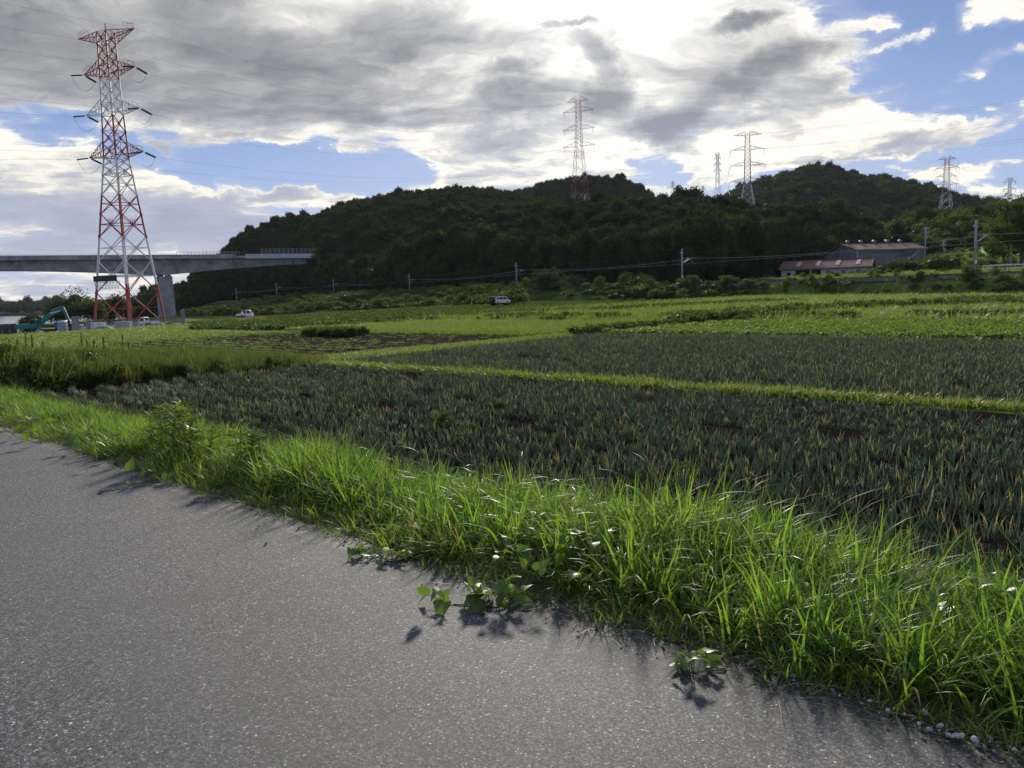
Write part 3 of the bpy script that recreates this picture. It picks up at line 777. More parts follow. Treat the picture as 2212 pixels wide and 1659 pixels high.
# --- roadside verge
gr_tall = [blades('verge_tuft', 24, M_grass, .07, (.28, .52), (.0055, .0105), (.05, .50), (.2, 1.5), 7, 200+i) for i in range(6)]
gr_mid = [blades('verge_tuft_mid', 24, M_grass, .06, (.14, .34), (.004, .0075), (.1, .9), (.2, 1.4), 6, 210+i) for i in range(5)]
gr_low = [blades('verge_tuft_low', 18, M_grass, .05, (.04, .14), (.002, .0035), (.2, 1.2), (.1, .8), 4, 220+i) for i in range(3)]
def verge(n, s0, s1, t0, t1, meshes, name, seed, dens=None, scl=(.75, 1.2), off=-.012):
    rg = np.random.default_rng(seed); s = rg.uniform(s0, s1, n); t = rg.uniform(t0, t1, n)
    k = dens(s, t) if dens else 1.0
    keep = rg.uniform(0, 1, n) < k; s, t = s[keep], t[keep]
    X, Y = xy(s, t); Z = H(X, Y) + off
    o = scatter(name, np.stack([X, Y, Z], 1), meshes, scl=rg.uniform(*scl, len(X)) * np.interp(s, [2.5, 6, 10, 20], [1, .85, .62, .6]) * (1 + .75 * vnoise(s, t, .8, 35)), tilt=.14, seed=seed); return o
wobble = lambda s, t: .22 * vnoise(s, s*0, 1.3, 31) + .14 * vnoise(s, s*0, .45, 32)
def d_tall(s, t): return sm(3.10, 3.55, t + wobble(s, t)) * (1 - .65 * sm(4.6, 6.2, t)) * (.55 + .9 * (vnoise(s, t, .8, 33) + .5))
def d_mid(s, t): return sm(2.92, 3.2, t + wobble(s, t)) * (1 - .6 * sm(4.0, 5.6, t))
tag(verge(8200, -4, 30, 3.0, 6.0, gr_tall, 'verge_grass', 51, d_tall), 'long lush grass growing along the road edge', 'grass', kind='stuff')
tag(verge(6200, -4, 30, 2.85, 5.2, gr_mid, 'verge_grass', 52, d_mid), 'shorter tufts of grass at the asphalt edge', 'grass', kind='stuff')
tag(verge(1500, -4, 24, 2.85, 3.4, gr_low, 'verge_grass', 53, None), 'small sparse grass sprouting from the gravelly edge', 'grass', kind='stuff')

M_grass2 = leafmat('verge_grass_deep', (.035, .085, .030), (.095, .165, .048), trans=.48, gloss=.03, grough=.36, tcol=(1.4, 1.5, .55))
gr_long = [blades('verge_tuft_long', 15, M_grass if i % 2 else M_grass2, .05, (.48, .85), (.0035, .0065), (.1, .6), (.7, 2.3), 9, 230+i) for i in range(5)]
gr_deep = [blades('verge_tuft_deep', 26, M_grass2, .07, (.20, .48), (.0035, .0065), (.1, .8), (.3, 1.7), 6, 240+i) for i in range(4)]
tag(verge(1500, -4, 32, 3.2, 5.6, gr_long, 'verge_grass', 54, None, scl=(.7, 1.1)), 'long arching grass blades hanging over the verge', 'grass', kind='stuff')
tag(verge(3600, -4, 32, 3.1, 6.0, gr_deep, 'verge_grass', 55, lambda s, t: sm(3.1, 3.5, t + wobble(s, t)) * (vnoise(s, t, 1.1, 36) > -.05)), 'deeper green grass patches in the verge', 'grass', kind='stuff')
# --- onions in rows (1 m row pieces)
def onion_row(name, seed, nplants=17, hmin=.20, hmax=.38):
    rg = np.random.default_rng(seed); Vs, Fs, rn, al = [], [], [], []; off = 0
    for p in range(nplants):
        bx = (p + .5) / nplants - .5 + rg.normal() * .03; by = rg.normal() * .038
        vig = rg.uniform(.65, 1.1)
        for l in range(rg.integers(4, 8)):
            th = rg.uniform(0, 6.283); an = rg.uniform(.03, .48); cu = rg.uniform(-.1, .55) if rg.uniform() < .85 else rg.uniform(1.2, 2.6)
            hh = rg.uniform(hmin, hmax) * vig; r0 = rg.uniform(.009, .015); dx, dy = math.cos(th), math.sin(th)
            x, y, z, a = bx, by, 0.0, an; rr = rg.uniform(); seg = 4
            for k in range(seg + 1):
                f = k / seg; r_ = r0 * (.65 + .5 * f - 1.1 * f * f) + .0007
                for j in range(3):
                    t = j * 2.094 + rr; Vs.append((x + math.cos(t)*r_, y + math.sin(t)*r_, z)); rn.append(rr); al.append(f)
                x += dx*math.sin(a)*hh/seg; y += dy*math.sin(a)*hh/seg; z += math.cos(a)*hh/seg; a += cu/seg*(.4 + 1.2*f)
            for k in range(seg):
                for j in range(3):
                    b0 = off + 3*k; Fs.append((b0 + j, b0 + (j+1) % 3, b0 + 3 + (j+1) % 3, b0 + 3 + j))
            off += 3 * (seg + 1)
    return npmesh(name, Vs, Fs, [M_onion], attrs={'rnd': np.array(rn), 'along': np.array(al)})
onv = [onion_row('onion_row', 300 + i) for i in range(10)]
def onion_field(t0, t1, s0, s1, pitch, name, seed, label, left=None):
    rg = np.random.default_rng(seed); P, Rz, Sc = [], [], []
    t = t0
    while t < t1:
        ssv = np.arange(s0, s1, .93) + rg.uniform(-.1, .1); n = len(ssv)
        tv = t + .035 * rg.normal(size=n) + .05 * vnoise(ssv, ssv*0 + t, 6.0, 71)
        gap = vnoise(ssv, tv, 1.6, 72) + .6 * vnoise(ssv, tv, 5, 73)
        keep = (gap > -.70) & (rg.uniform(0, 1, n) > .03)
        if left is not None: keep &= ssv < left(tv)
        X, Y = xy(ssv[keep], tv[keep]); Z = H(X, Y) + ridges(ssv[keep], tv[keep]) - .01
        P.append(np.stack([X, Y, Z], 1)); k = keep.sum()
        Rz.append(math.atan2(UY, UX) + np.where(rg.uniform(0, 1, k) < .5, 0, math.pi) + rg.normal(size=k) * .03)
        Sc.append(np.clip(.95 + .45 * vnoise(X, Y, 3.5, 74) + rg.normal(size=k) * .05, .65, 1.3)); t += pitch
    P, Rz, Sc = np.concatenate(P), np.concatenate(Rz), np.concatenate(Sc)
    s3 = np.stack([np.ones_like(Sc), np.ones_like(Sc), Sc], 1)
    tag(scatter(name, P, onv, rotz=Rz, scl=s3, tilt=.03, seed=seed), label, 'crop', kind='stuff')
onion_field(7.0, 18.7, -9, 30, .88, 'onion_crop', 61, 'blue-green onion rows with yellowed tips in the near field', left=lambda t: 28.6 + .1 * (t - 7) )
onion_field(20.6, 40.2, -12, 34, .78, 'onion_crop', 62, 'second onion field beyond the narrow grass path', left=lambda t: 30.2 + .06 * (t - 20))

# --- thin grass path between the onion fields, and other low growth
tuft_small = [blades('low_tuft', 22, M_path, .16, (.07, .20), (.005, .010), (.2, 1.0), (.2, 1.0), 3, 400+i) for i in range(4)]
tuft_field = [blades('field_tuft', 26, M_field, .38, (.18, .42), (.010, .022), (.1, .7), (.2, 1.0), 3, 410+i) for i in range(5)]
tuft_bright = [crown_mesh('crop_clump', 420+i, .42, .34, 5, .085, 70, M_bright, core=.6, cz=.12, spread=.8) for i in range(4)]
tuft_dark = [crown_mesh('weed_clump', 430+i, .62, .75, 6, .11, 150, M_darkweed, core=.6, cz=.34, spread=.7, fill=.5) for i in range(4)]
tuft_green = [crown_mesh('crop_bush', 440+i, .55, .55, 6, .13, 110, M_darkweed, core=.6, cz=.22, spread=.75, fill=.45) for i in range(4)]
reed = [blades('reed_tuft', 40, M_reed, .28, (.6, 1.25), (.006, .013), (.02, .5), (.2, 1.3), 5, 450+i) for i in range(5)]
weed_tall = [crown_mesh('tall_weed_clump', 460+i, .55, 1.45, 8, .075, 420, M_darkweed, core=.45, cz=.75, spread=.6, fill=.5) for i in range(4)]
def patch(name, n, s0, s1, t0, t1, meshes, seed, label, scl=(.8, 1.25), cond=None, cat='grass', off=-.02, tilt=.08, zs=None, sf=None, clr=False):
    rg = np.random.default_rng(seed); s = rg.uniform(s0, s1, n); t = rg.uniform(t0, t1, n); X, Y = xy(s, t)
    k = np.ones(n, bool)
    if cond is not None: k = cond(s, t, X, Y, rg)
    if clr: k = k & clear(X, Y)
    X, Y = X[k], Y[k]; s, t = s[k], t[k]
    Z = H(X, Y) + ridges(s, t) + off
    rgz = None if zs is None else np.random.default_rng(seed + 5).uniform(*zs, len(X))
    sv_ = rg.uniform(*scl, len(X)) * (1 if sf is None else sf(s, t))
    o = scatter(name, np.stack([X, Y, Z], 1), meshes, scl=sv_, tilt=tilt, seed=seed, zs=rgz)
    tag(o, label, cat, kind='stuff'); return o
CLEAR = []
for px_, py_, rad_, fr_ in ((503, 305.0, 3.2, 40), (250, 319.5, 3.5, 45), (619.5, 300.5, 1.5, 30), (220.6, 319, 1.2, 30)):
    g_ = ground(px_, py_); CLEAR.append((g_.x, g_.y, rad_, fr_))
def clear(X, Y):
    k = np.ones(len(X), bool)
    for gx, gy, rad, fr in CLEAR:
        k &= ~((abs(X / Y - gx / gy) * gy < rad) & (Y < gy + 2) & (Y > gy - fr))
    return k
infront = lambda X, Y, m=0.0: (Y > 4) & (abs(X) < Y * .70 + 4 + m)
patch('path_grass', 3900, -10, 33, 19.2, 20.5, tuft_small, 71, 'bright narrow grass path between the two onion fields', scl=(1.1, 2.0), cond=lambda s, t, X, Y, r: (r.uniform(0, 1, len(s)) < .75 + vnoise(s, t, 2.0, 81)) & (abs(t - 19.85 - .35 * vnoise(s, s*0, 3.5, 82)) < .36 + .3 * vnoise(s, s*0, 1.2, 80)))
patch('path_grass', 2600, 30.6, 34.4, 18, 41.5, tuft_small, 72, 'green grass path along the end of the onion fields', scl=(.9, 1.7), cond=lambda s, t, X, Y, r: s > 30.9 + .06 * (t - 20))
patch('bright_crop', 9000, -18, 32, 41.4, 57.0, tuft_bright, 73, 'low bright green leafy crop beyond the onions', cat='crop', zs=(.5, .8), scl=(.8, 1.3), cond=lambda s, t, X, Y, r: infront(X, Y) & (r.uniform(0, 1, len(s)) < .8 + .8 * vnoise(s, t, 3, 83)))
patch('field_margin', 700, -20, 33, 40.5, 41.7, tuft_small, 84, 'rough grass margin behind the onion field', scl=(.9, 2.0))
patch('meadow_grass', 5200, 33, 70, 41.2, 62, tuft_field, 74, 'pale green meadow grass behind the ploughed plot', cond=lambda s, t, X, Y, r: infront(X, Y))
patch('seedling_strip', 2600, 35, 59.5, 37.5, 40.4, tuft_bright, 75, 'narrow strip of yellow-green young crop', cat='crop', scl=(.5, .8))
patch('seedlings', 7500, 61.5, 87, 19, 36.6, tuft_small, 76, 'young green crop in rows left of the ploughed plot', cat='crop', cond=lambda s, t, X, Y, r: np.cos(2*np.pi*t/1.8) > .2, scl=(1.0, 1.8))
patch('ridge_weeds', 7000, 35.5, 60.3, 21.2, 36.3, tuft_small, 77, 'thin weeds along the ridges of the bare ploughed plot', cond=lambda s, t, X, Y, r: (np.cos(2*np.pi*t/1.35) > .6) & (r.uniform(0, 1, len(s)) < .25 + .75 * sm(.75, .15, (t - 21) / 16)), scl=(.5, 1.1))
patch('field_grass', 26000, -40, 120, 57, 140, tuft_field, 78, 'rough grass plots stepping back to the railway bank', scl=(1.2, 2.6),
      cond=lambda s, t, X, Y, r: infront(X, Y, 6) & (Y < railY(X) - 5) & (((t + .5*vnoise(s, t, 4., 8) - 57) / 9.0 % 1.0 > .10)) & (s < 75 + 20 * vnoise(t, s*0, 18., 12)))
patch('plot_edge_weeds', 9000, -40, 150, 56.5, 140, tuft_dark, 79, 'dark weedy ridges between the far plots', scl=(.5, .9),
      cond=lambda s, t, X, Y, r: infront(X, Y, 6) & (Y < railY(X) - 5) & (((t + .5*vnoise(s, t, 4., 8) - 57) / 9.0 % 1.0 < .08)) & (vnoise(s, t, 9, 13) > .0))
patch('bushy_crop', 17000, 66, 150, 38, 150, tuft_green, 80, 'dark bushy crop rows in the middle distance', cat='crop', scl=(.8, 1.4), zs=(.5, .9), clr=True,
      cond=lambda s, t, X, Y, r: infront(X, Y, 6) & (Y < railY(X) - 30) & (X > -62) & (X > -.395 * Y) & (s > 68 + 20 * vnoise(t, s*0, 18., 12)) & (r.uniform(0, 1, len(s)) < .30 + .9 * (np.sin(t * 1.1) > -.3)))
# the overgrown foot of the hill, left and centre
patch('kudzu_slope', 15000, 60, 330, 70, 330, [m_ for m_ in weed_tall] + tuft_dark, 81, 'dense climbing greenery covering the slope below the wood', cat='undergrowth', scl=(1.6, 3.6), zs=(.40, .85), clr=True,
      cond=lambda s, t, X, Y, r: infront(X, Y, 10) & (Y < railY(X) + 14) & (X < 46) & (Y - railY(X) > -np.interp(X, [-150, -40, 0, 24, 46], [80, 62, 40, 22, 10])) & ((X < 20) | (Y < railY(X) - 4)) & (X > -150) & ((X > -.395 * Y) | (Y > 300)) & (vnoise(X, Y, 9, 14) + vnoise(X, Y, 30, 15) > -.42))
patch('railway_bank_hedge', 8000, -60, 130, 80, 200, weed_tall + tuft_dark, 82, 'dark scrubby bank below the railway on the right', cat='undergrowth', scl=(.9, 1.7), zs=(.5, .9),
      cond=lambda s, t, X, Y, r: infront(X, Y, 10) & (X > 14) & (Y - railY(X) < -2.5) & (Y - railY(X) > -14 + 3 * vnoise(X, Y, 8, 16)))
patch('bank_top_grass', 7000, -60, 130, 80, 200, reed, 83, 'pale sunlit weeds along the top of the railway bank', cat='grass', scl=(.5, 1.0),
      cond=lambda s, t, X, Y, r: infront(X, Y, 10) & (X > 10) & (abs(Y - railY(X) + 3.4) < 2.2))
patch('site_margin_grass', 5000, 88, 210, 20, 75, tuft_field, 85, 'rough grass in front of the works yard', scl=(.8, 1.5), clr=True,
      cond=lambda s, t, X, Y, r: infront(X, Y, 10) & ~((X < -52) & (Y > 136) & (Y < 205)) & (X > -125) & (Y < 240))
# --- weed bank on the left
bank = lambda lo, hi: (lambda s, t, X, Y, r: infront(X, Y, 4) & (s > 29.6 + .06 * t + lo + 1.2 * vnoise(s, t, 2.5, 17)) & (s < hi))
bank_tuft = [blades('bank_tuft', 46, M_darkweed, .30, (.6, 1.25), (.012, .024), (.03, .5), (.2, 1.1), 5, 470+i) for i in range(4)]
patch('weed_bank', 4200, 28, 43, 2.5, 20, weed_tall[:1] + bank_tuft + tuft_dark[:1], 86, 'dense dark green weed bank beyond the left field corner', cat='undergrowth', scl=(.8, 1.25), cond=bank(.5, 43), off=-.1, tilt=.2, zs=(.7, 1.3), sf=lambda s, t: (1 + .25 * vnoise(s, t, 1.8, 19)) * np.interp(t, [7, 12, 16, 20], [1.05, .72, .45, .3]) * (1 - .45 * sm(36, 43, s)))
patch('weed_bank_grass', 1300, 28.0, 37, 7.0, 20.8, reed, 87, 'yellowing reedy grass in front of the weed bank', scl=(.7, 1.1), tilt=.2, sf=lambda s, t: np.interp(t, [7, 12, 16, 20], [1.0, .85, .65, .5]), cond=lambda s, t, X, Y, r: bank(0, 36)(s, t, X, Y, r) & (vnoise(s, t, 2.2, 18) + (t - 12) * .05 > -.15))
patch('weed_bank_top', 4200, 36, 90, 3.0, 20, tuft_field, 88, 'soft grass spreading behind the weed bank', scl=(.8, 1.5), cond=lambda s, t, X, Y, r: infront(X, Y, 4))

patch('terrace_grass', 9000, -140, 120, 130, 300, tuft_field + tuft_green[:1], 89, 'low grass and crops on the terraced slope at the far right', scl=(1.0, 2.0),
      cond=lambda s, t, X, Y, r: infront(X, Y, 10) & (X > 62) & (Y > railY(X) + 8) & (Y < 262) & ((H(X, Y) / 1.15) % 1.0 > .34) & ~((X > 60) & (X < 128) & (Y > 212) & (Y < 262)))
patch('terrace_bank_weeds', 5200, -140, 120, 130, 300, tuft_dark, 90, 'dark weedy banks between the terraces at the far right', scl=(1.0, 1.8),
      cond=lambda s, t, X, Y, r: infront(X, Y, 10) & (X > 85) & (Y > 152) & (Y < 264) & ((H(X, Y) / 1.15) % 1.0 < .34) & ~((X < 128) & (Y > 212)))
patch('barn_front_grass', 5000, -60, 160, 100, 260, tuft_field, 91, 'sunlit grass strip between the railway and the barns', scl=(.5, 1.0),
      cond=lambda s, t, X, Y, r: infront(X, Y, 10) & (X > 36) & (Y > railY(X) + 3) & (Y < 218))

patch('weed_bank_cap', 3400, 29.5, 44, 2.5, 19.5, bank_tuft + tuft_field[:1], 92, 'soft pale grass over the top of the weed bank', scl=(.9, 1.5), tilt=.2,
      cond=lambda s, t, X, Y, r: infront(X, Y, 4) & (s > 30.5 + .06 * t), off=.0, sf=lambda s, t: np.interp(t, [5, 12, 18], [.9, .6, .4]), zs=(.9, 1.4))
tan_pts = [ground(a_, b_) for a_, b_ in ((182, 324), (268, 323.5), (268, 319), (182, 318))]
M_drycrop = leafmat('dry_crop', (.17, .14, .06), (.28, .22, .10), trans=.3, gloss=.02, tcol=(1.3, 1.1, .7))
dryv = [blades('dry_tuft', 24, M_drycrop, .35, (.3, .6), (.010, .02), (.1, .5), (.2, .8), 3, 480+i) for i in range(3)]
patch('dry_strip', 5000, 110, 200, 60, 120, dryv, 93, 'tan dry strip of field in front of the little white truck', cat='crop', scl=(.8, 1.5),
      cond=lambda s, t, X, Y, r: inpoly(X, Y, [(p.x, p.y) for p in tan_pts]))

def strip(name, pts, width, n, meshes, seed, label, scl, cat='grass', zs=None, off=-.02):
    P = [G(*p) for p in pts]; rg = np.random.default_rng(seed); L = [(P[i+1] - P[i]).length for i in range(len(P)-1)]; tot = sum(L)
    k = rg.choice(len(L), n, p=[l/tot for l in L]); u = rg.uniform(0, 1, n)
    A = np.array([[p.x, p.y] for p in P]); XY = A[k] + (A[k+1] - A[k]) * u[:, None] + rg.normal(size=(n, 2)) * width * .35
    g = vnoise(XY[:, 0], XY[:, 1], 5, 66) > -.28; XY = XY[g]; n = len(XY)
    tag(scatter(name, np.stack([XY[:, 0], XY[:, 1], H(XY[:, 0], XY[:, 1]) + off], 1), meshes, scl=rg.uniform(*scl, n), tilt=.1, seed=seed, zs=None if zs is None else rg.uniform(*zs, n)), label, cat, kind='stuff')
for i_, (pts_, w_, n_, sc_, lab_) in enumerate((
    ([(1640, 693), (1900, 691), (2212, 688)], .8, 420, (.6, 1.0), 'thin dark weedy line along the back of the bright crop at right'),
    ([(1480, 703), (1640, 690), (1720, 680), (1900, 672), (2212, 656)], 2.2, 700, (.8, 1.5), 'broad dark green field edge climbing to the right'),
    ([(1060, 691), (1350, 691), (1600, 687)], 1.2, 420, (.6, 1.1), 'dark green field edge in the middle distance'),
    ([(1330, 674), (1500, 665), (1720, 655)], 1.5, 380, (.7, 1.2), 'upper dark field edge below the railway bushes'),
    ([(860, 694), (1100, 681), (1330, 674)], 1.8, 420, (.7, 1.2), 'dark field edge left of the middle'),
    ([(1980, 668), (2212, 664)], 1.6, 260, (.7, 1.2), 'dark strip of growth near the right edge'),
    ([(1250, 724), (1400, 712), (1500, 703)], .9, 300, (.5, .9), 'green weedy corner at the end of the bright crop'))):
    strip('field_edge_weeds', pts_, w_, n_, tuft_dark + tuft_field[:1], 600 + i_, lab_, sc_)
M_seed = leafmat('seed_stalk', (.20, .19, .08), (.34, .30, .15), trans=.3, gloss=.02, tcol=(1.2, 1.1, .7))
seedv = [blades('seed_stalk', 5, M_seed, .05, (.45, .75), (.0012, .0022), (.05, .4), (.2, .9), 7, 490+i, base=.9) for i in range(3)]
tag(verge(800, -3, 28, 3.3, 5.6, seedv, 'dry_stalks', 56, None, scl=(.7, 1.1)), 'thin straw-coloured stalks standing in the verge grass', 'grass', kind='stuff')
# ================================================================== built things
M_red = plain('pylon_red', (.32, .048, .034), .5, var=.12, scale=.4, dirt=None)
M_white = plain('pylon_white', (.60, .61, .64), .5, var=.06, scale=.4)
M_steel = plain('galvanised_steel', (.36, .37, .38), .5, .3, var=.1)
M_insul = plain('insulator_dark', (.035, .035, .04), .3)
M_wire = plain('wire_dark', (.06, .06, .065), .5, .5)
M_conc = plain('concrete_grey', (.33, .335, .34), .85, var=.22, scale=.35, bump=.2, dirt=(.13, .13, .125))
M_concnew = plain('concrete_pale', (.50, .52, .55), .8, var=.08, scale=.3)
M_concdark = plain('concrete_dark_joint', (.10, .10, .10), .9)  # even dark grey of the bridge bearings
M_pole = plain('concrete_pole', (.26, .28, .29), .8, var=.15, scale=1.5)
M_carwhite = plain('white_car_paint', (.72, .73, .75), .25, var=.03, spec=.6)
M_glass = plain('dark_glass', (.02, .025, .03), .08, var=.05, spec=.8)
M_rubber = plain('tyre_rubber', (.02, .02, .02), .8)
M_black = plain('black_metal', (.025, .025, .028), .6)
M_turq = plain('turquoise_paint', (.015, .20, .155), .45, var=.15, scale=1.2, dirt=(.05, .13, .11))
M_lamp = plain('lamp_lens', (.6, .2, .1), .2)
M_lampw = plain('headlamp_lens', (.7, .72, .72), .15)
M_bluep = plain('blue_plastic', (.03, .06, .36), .5)
M_greyp = plain('grey_plastic', (.28, .30, .33), .5)
M_sheet = plain('grey_site_sheet', (.24, .255, .27), .7, var=.12)
M_mesh = plain('wire_mesh_grey', (.20, .21, .22), .6, .4)
M_brown = plain('brown_rust_steel', (.10, .035, .022), .8, var=.3)
M_skin = plain('skin_tone', (.42, .26, .18), .6)
M_clblue = plain('blue_cloth', (.035, .09, .30), .9)
M_clwhite = plain('white_cloth', (.68, .68, .66), .9)
M_clgrey = plain('grey_cloth', (.10, .10, .11), .9)
M_cllight = plain('pale_blue_cloth', (.32, .38, .44), .9)
M_hat = plain('straw_hat', (.40, .36, .26), .9)

def pylon(name, base, rot, levels, colours, panels, arms, leg_r=.17, br_r=.07, arm_r=.07, label='', group=None, simple=False, strings='tension', thick=1.0):
    """levels [(z, half side)], colours [(z_from, 'r'/'w')] bottom up, panels [z...], arms [(z, half length, depth above, droop)]"""
    root = empty(name, base, rot, label, 'pylon', group)
    lz = [l[0] for l in levels]; lh = [l[1] for l in levels]
    hw = lambda z: float(np.interp(z, lz, lh))
    def ci(z):
        c = colours[0][1]
        for zf, k in colours:
            if z >= zf: c = k
        return {'r': 0, 'w': 1}[c]
    mats = [M_red, M_white]; leg_r *= thick; br_r *= thick; arm_r *= thick
    zs = sorted(set([lz[0]] + [z for z in panels] + [c[0] for c in colours if c[0] > lz[0]] + lz))
    for sx, sy in ((1,1), (-1,1), (-1,-1), (1,-1)):
        m = MB()
        for a, b in zip(zs[:-1], zs[1:]):
            k = 1 - .5 * (a - lz[0]) / (lz[-1] - lz[0])
            m.beam((sx*hw(a), sy*hw(a), a), (sx*hw(b), sy*hw(b), b), leg_r*2*k, mi=ci((a+b)/2), n=6)
            if not simple:
                m.beam((sx*hw(a), sy*hw(a), a - .25), (sx*hw(a), sy*hw(a), a + .25), leg_r*2.9*k, mi=ci(a), n=6)
        m.build('leg', mats, root)
    # lattice: X bracing on the four faces, each tier a part
    for i, (a, b) in enumerate(zip(panels[:-1], panels[1:])):
        m = MB(); ha, hb = hw(a), hw(b); k = (1 - .35 * i / len(panels))
        P = lambda h, f, s, z: {0: (s*h, h, z), 1: (-h, s*h, z), 2: (-s*h, -h, z), 3: (h, -s*h, z)}[f]
        big = (b - a) > 4
        zc = a + (b - a) * ha / (ha + hb); hc = hw(zc)
        for f in range(4):
            m_ = (a + b) / 2
            pa, pb, pc, pd = P(ha, f, -1, a), P(ha, f, 1, a), P(hb, f, -1, b), P(hb, f, 1, b)
            for p0, p1 in ((pa, pd), (pb, pc)):
                mid = [(u + v) / 2 for u, v in zip(p0, p1)]
                m.beam(p0, mid, br_r*2*k, mi=ci(a + .1)); m.beam(mid, p1, br_r*2*k, mi=ci(b - .1))
            if big: m.beam(P(hc, f, -1, zc), P(hc, f, 1, zc), br_r*1.8*k, mi=ci(zc))
            elif i % 2 == 1 or simple: m.beam(pc, pd, br_r*1.5*k, mi=ci(b))
            if not simple:
                c0 = P(hc * .0, f, 0, zc); fc = {0: (0, hc, zc), 1: (-hc, 0, zc), 2: (0, -hc, zc), 3: (hc, 0, zc)}[f]
                m.beam((fc[0], fc[1], zc - .22), (fc[0], fc[1], zc + .22), br_r*4.4*k, mi=ci(zc))
        m.build('lattice_panel', mats, root)
    tips = []
    for (z, L, up, lift, earth) in arms:
        for sgn in (1, -1):
            m = MB(); h0, h1 = hw(z), hw(z + up); tip = Vector((sgn*L, 0, z + lift)); c = ci(z + .3)
            for sy in (1, -1):
                m.beam((sgn*h0, sy*h0, z), tip, arm_r*2, mi=c)
                m.beam((sgn*h1, sy*h1, z + up), tip, arm_r*2, mi=c)
                n = 2 if simple else 4
                pl = [Vector((sgn*h0, sy*h0, z)).lerp(tip, k/(n+1)) for k in range(n+2)]
                pu = [Vector((sgn*h1, sy*h1, z+up)).lerp(tip, k/(n+1)) for k in range(n+2)]
                for k in range(n + 1):
                    m.beam(pl[k+1], pu[k], arm_r*1.1, mi=c)
                    if k: m.beam(pl[k], pu[k], arm_r*1.1, mi=c)
                if sy == 1:
                    ol = [Vector((p.x, -p.y, p.z)) for p in pl]
                    for k in range(1, n + 1): m.beam(pl[k], ol[k-1], arm_r*1.0, mi=c); m.beam(pl[k], ol[k], arm_r*1.0, mi=c)
            if not simple:      # little hand rail frames near the tip
                for sy in (.5, -.5):
                    a_ = Vector((sgn*(L - .3), sy*.5, z + lift + .1)); b_ = Vector((sgn*(L - 2.4), sy*1.0, z + lift + .25 + up*.15))
                    m.beam(a_, a_ + Vector((0,0,.95)), .05, mi=c); m.beam(a_ + Vector((0,0,.95)), b_ + Vector((0,0,.95)), .05, mi=c); m.beam(b_, b_ + Vector((0,0,.95)), .05, mi=c)
            m.build('cross_arm', mats, root)
            if not earth:
                if strings == 'tension':
                    ends = []
                    for sy in (1, -1):
                        e_ = tip + Vector((sgn*.1, sy*3.1, -.75)); s0 = tip + Vector((0, sy*.5, -.1)); ends.append(e_)
                        mm = MB(); nd = 3 if simple else 11
                        for off in ((-.16, .16) if not simple else (0,)):
                            ov = Vector((off, 0, 0)); mm.beam(s0 + ov, e_ + ov, .08*thick)
                            for k in range(nd):
                                c0 = (s0 + ov).lerp(e_ + ov, (k + .5)/nd); dd = (e_ - s0).normalized()
                                mm.beam(c0 - dd*.05, c0 + dd*.05, .30*thick, n=6)
                        mm.build('insulator_string', M_insul, root)
                    mm = MB(); mid = (ends[0] + ends[1]) / 2 + Vector((sgn*.4, 0, -2.9)); pts = []
                    for k in range(13):
                        u = k / 12; w_ = 4*u*(1-u); p = ends[0].lerp(ends[1], u); pts.append(p + Vector((sgn*.4, 0, -2.5))*w_)
                    mm.tube(pts, .035*thick, 4); mm.build('jumper_loop', M_wire, root)
                    tips.append((z, sgn, ends[0].copy(), ends[1].copy()))
                else:
                    e_ = Vector((sgn*(L - 1.2), 0, z - 2.6)); s0 = Vector((sgn*(L - 1.2), 0, z + .1)); mm = MB()
                    mm.beam(s0, e_, .09*thick, n=5)
                    for k in range(4):
                        c0 = s0.lerp(e_, (k+.7)/4.2); mm.beam(c0 - Vector((0,0,.15)), c0 + Vector((0,0,.15)), .26*thick, n=6)
                    mm.build('insulator_string', M_insul, root); tips.append((z, sgn, e_, e_))
            else: tips.append((z, sgn, tip, tip))
    return root, tips
def world_tip(root, p):
    c, s = math.cos(root.rotation_euler[2]), math.sin(root.rotation_euler[2])
    return Vector((root.location.x + c*p.x - s*p.y, root.location.y + s*p.x + c*p.y, root.location.z + p.z))
def wire(a, b, sag, label, group, r=.045, name='overhead_wire', n=26):
    a, b = Vector(a), Vector(b); m = MB(); L = (b - a).length
    m.tube([(a.lerp(b, k/n) - a) - Vector((0, 0, 4*sag*(k/n)*(1-k/n))) for k in range(n+1)], r, 4)
    o = m.build(name, M_wire, loc=a, recalc=False); tag(o, label, 'wire', group); return o

# ---- main pylon
mp_ = at(130.6, 326, 177); mz = Hf(mp_.x, mp_.y); mx, my = -84.0, 177.0; mz = -3.1
Q2 = 1 / math.sqrt(2)
lv = [(-0.2, 7.15), (36.2, 2.45), (45.3, 2.1), (53, 1.82), (62.4, 1.75)]
lv = [(z, h * Q2) for z, h in lv]
main, main_t = pylon('pylon', (mx, my, mz), math.atan2(-.36, .93), lv,
    [(0, 'r'), (9.4, 'w'), (19.6, 'r'), (28.5, 'w'), (36.4, 'r'), (45.3, 'w'), (53.0, 'r')],
    [0, 7.5, 14.3, 19.6, 24.4, 28.5, 32.6, 34.6, 36.4, 39.2, 41.9, 45.3, 47.7, 50.2, 53.0, 55.2, 57.5, 60.0, 62.4],
    [(36.6, 7.7, 3.3, .4, False), (45.5, 7.6, 3.2, .5, False), (53.6, 7.2, 3.2, .9, False), (60.1, 7.9, 2.3, 2.0, True)],
    leg_r=.25, br_r=.070, arm_r=.060, label='tall red and white lattice pylon standing beside the bridge pier on the left')
for sx, sy in ((1,1), (-1,1), (-1,-1), (1,-1)):
    h = 7.15 * Q2; MB().box(sx*h - .9, sx*h + .9, sy*h - .9, sy*h + .9, -.8, .7).build('footing', M_conc, main)
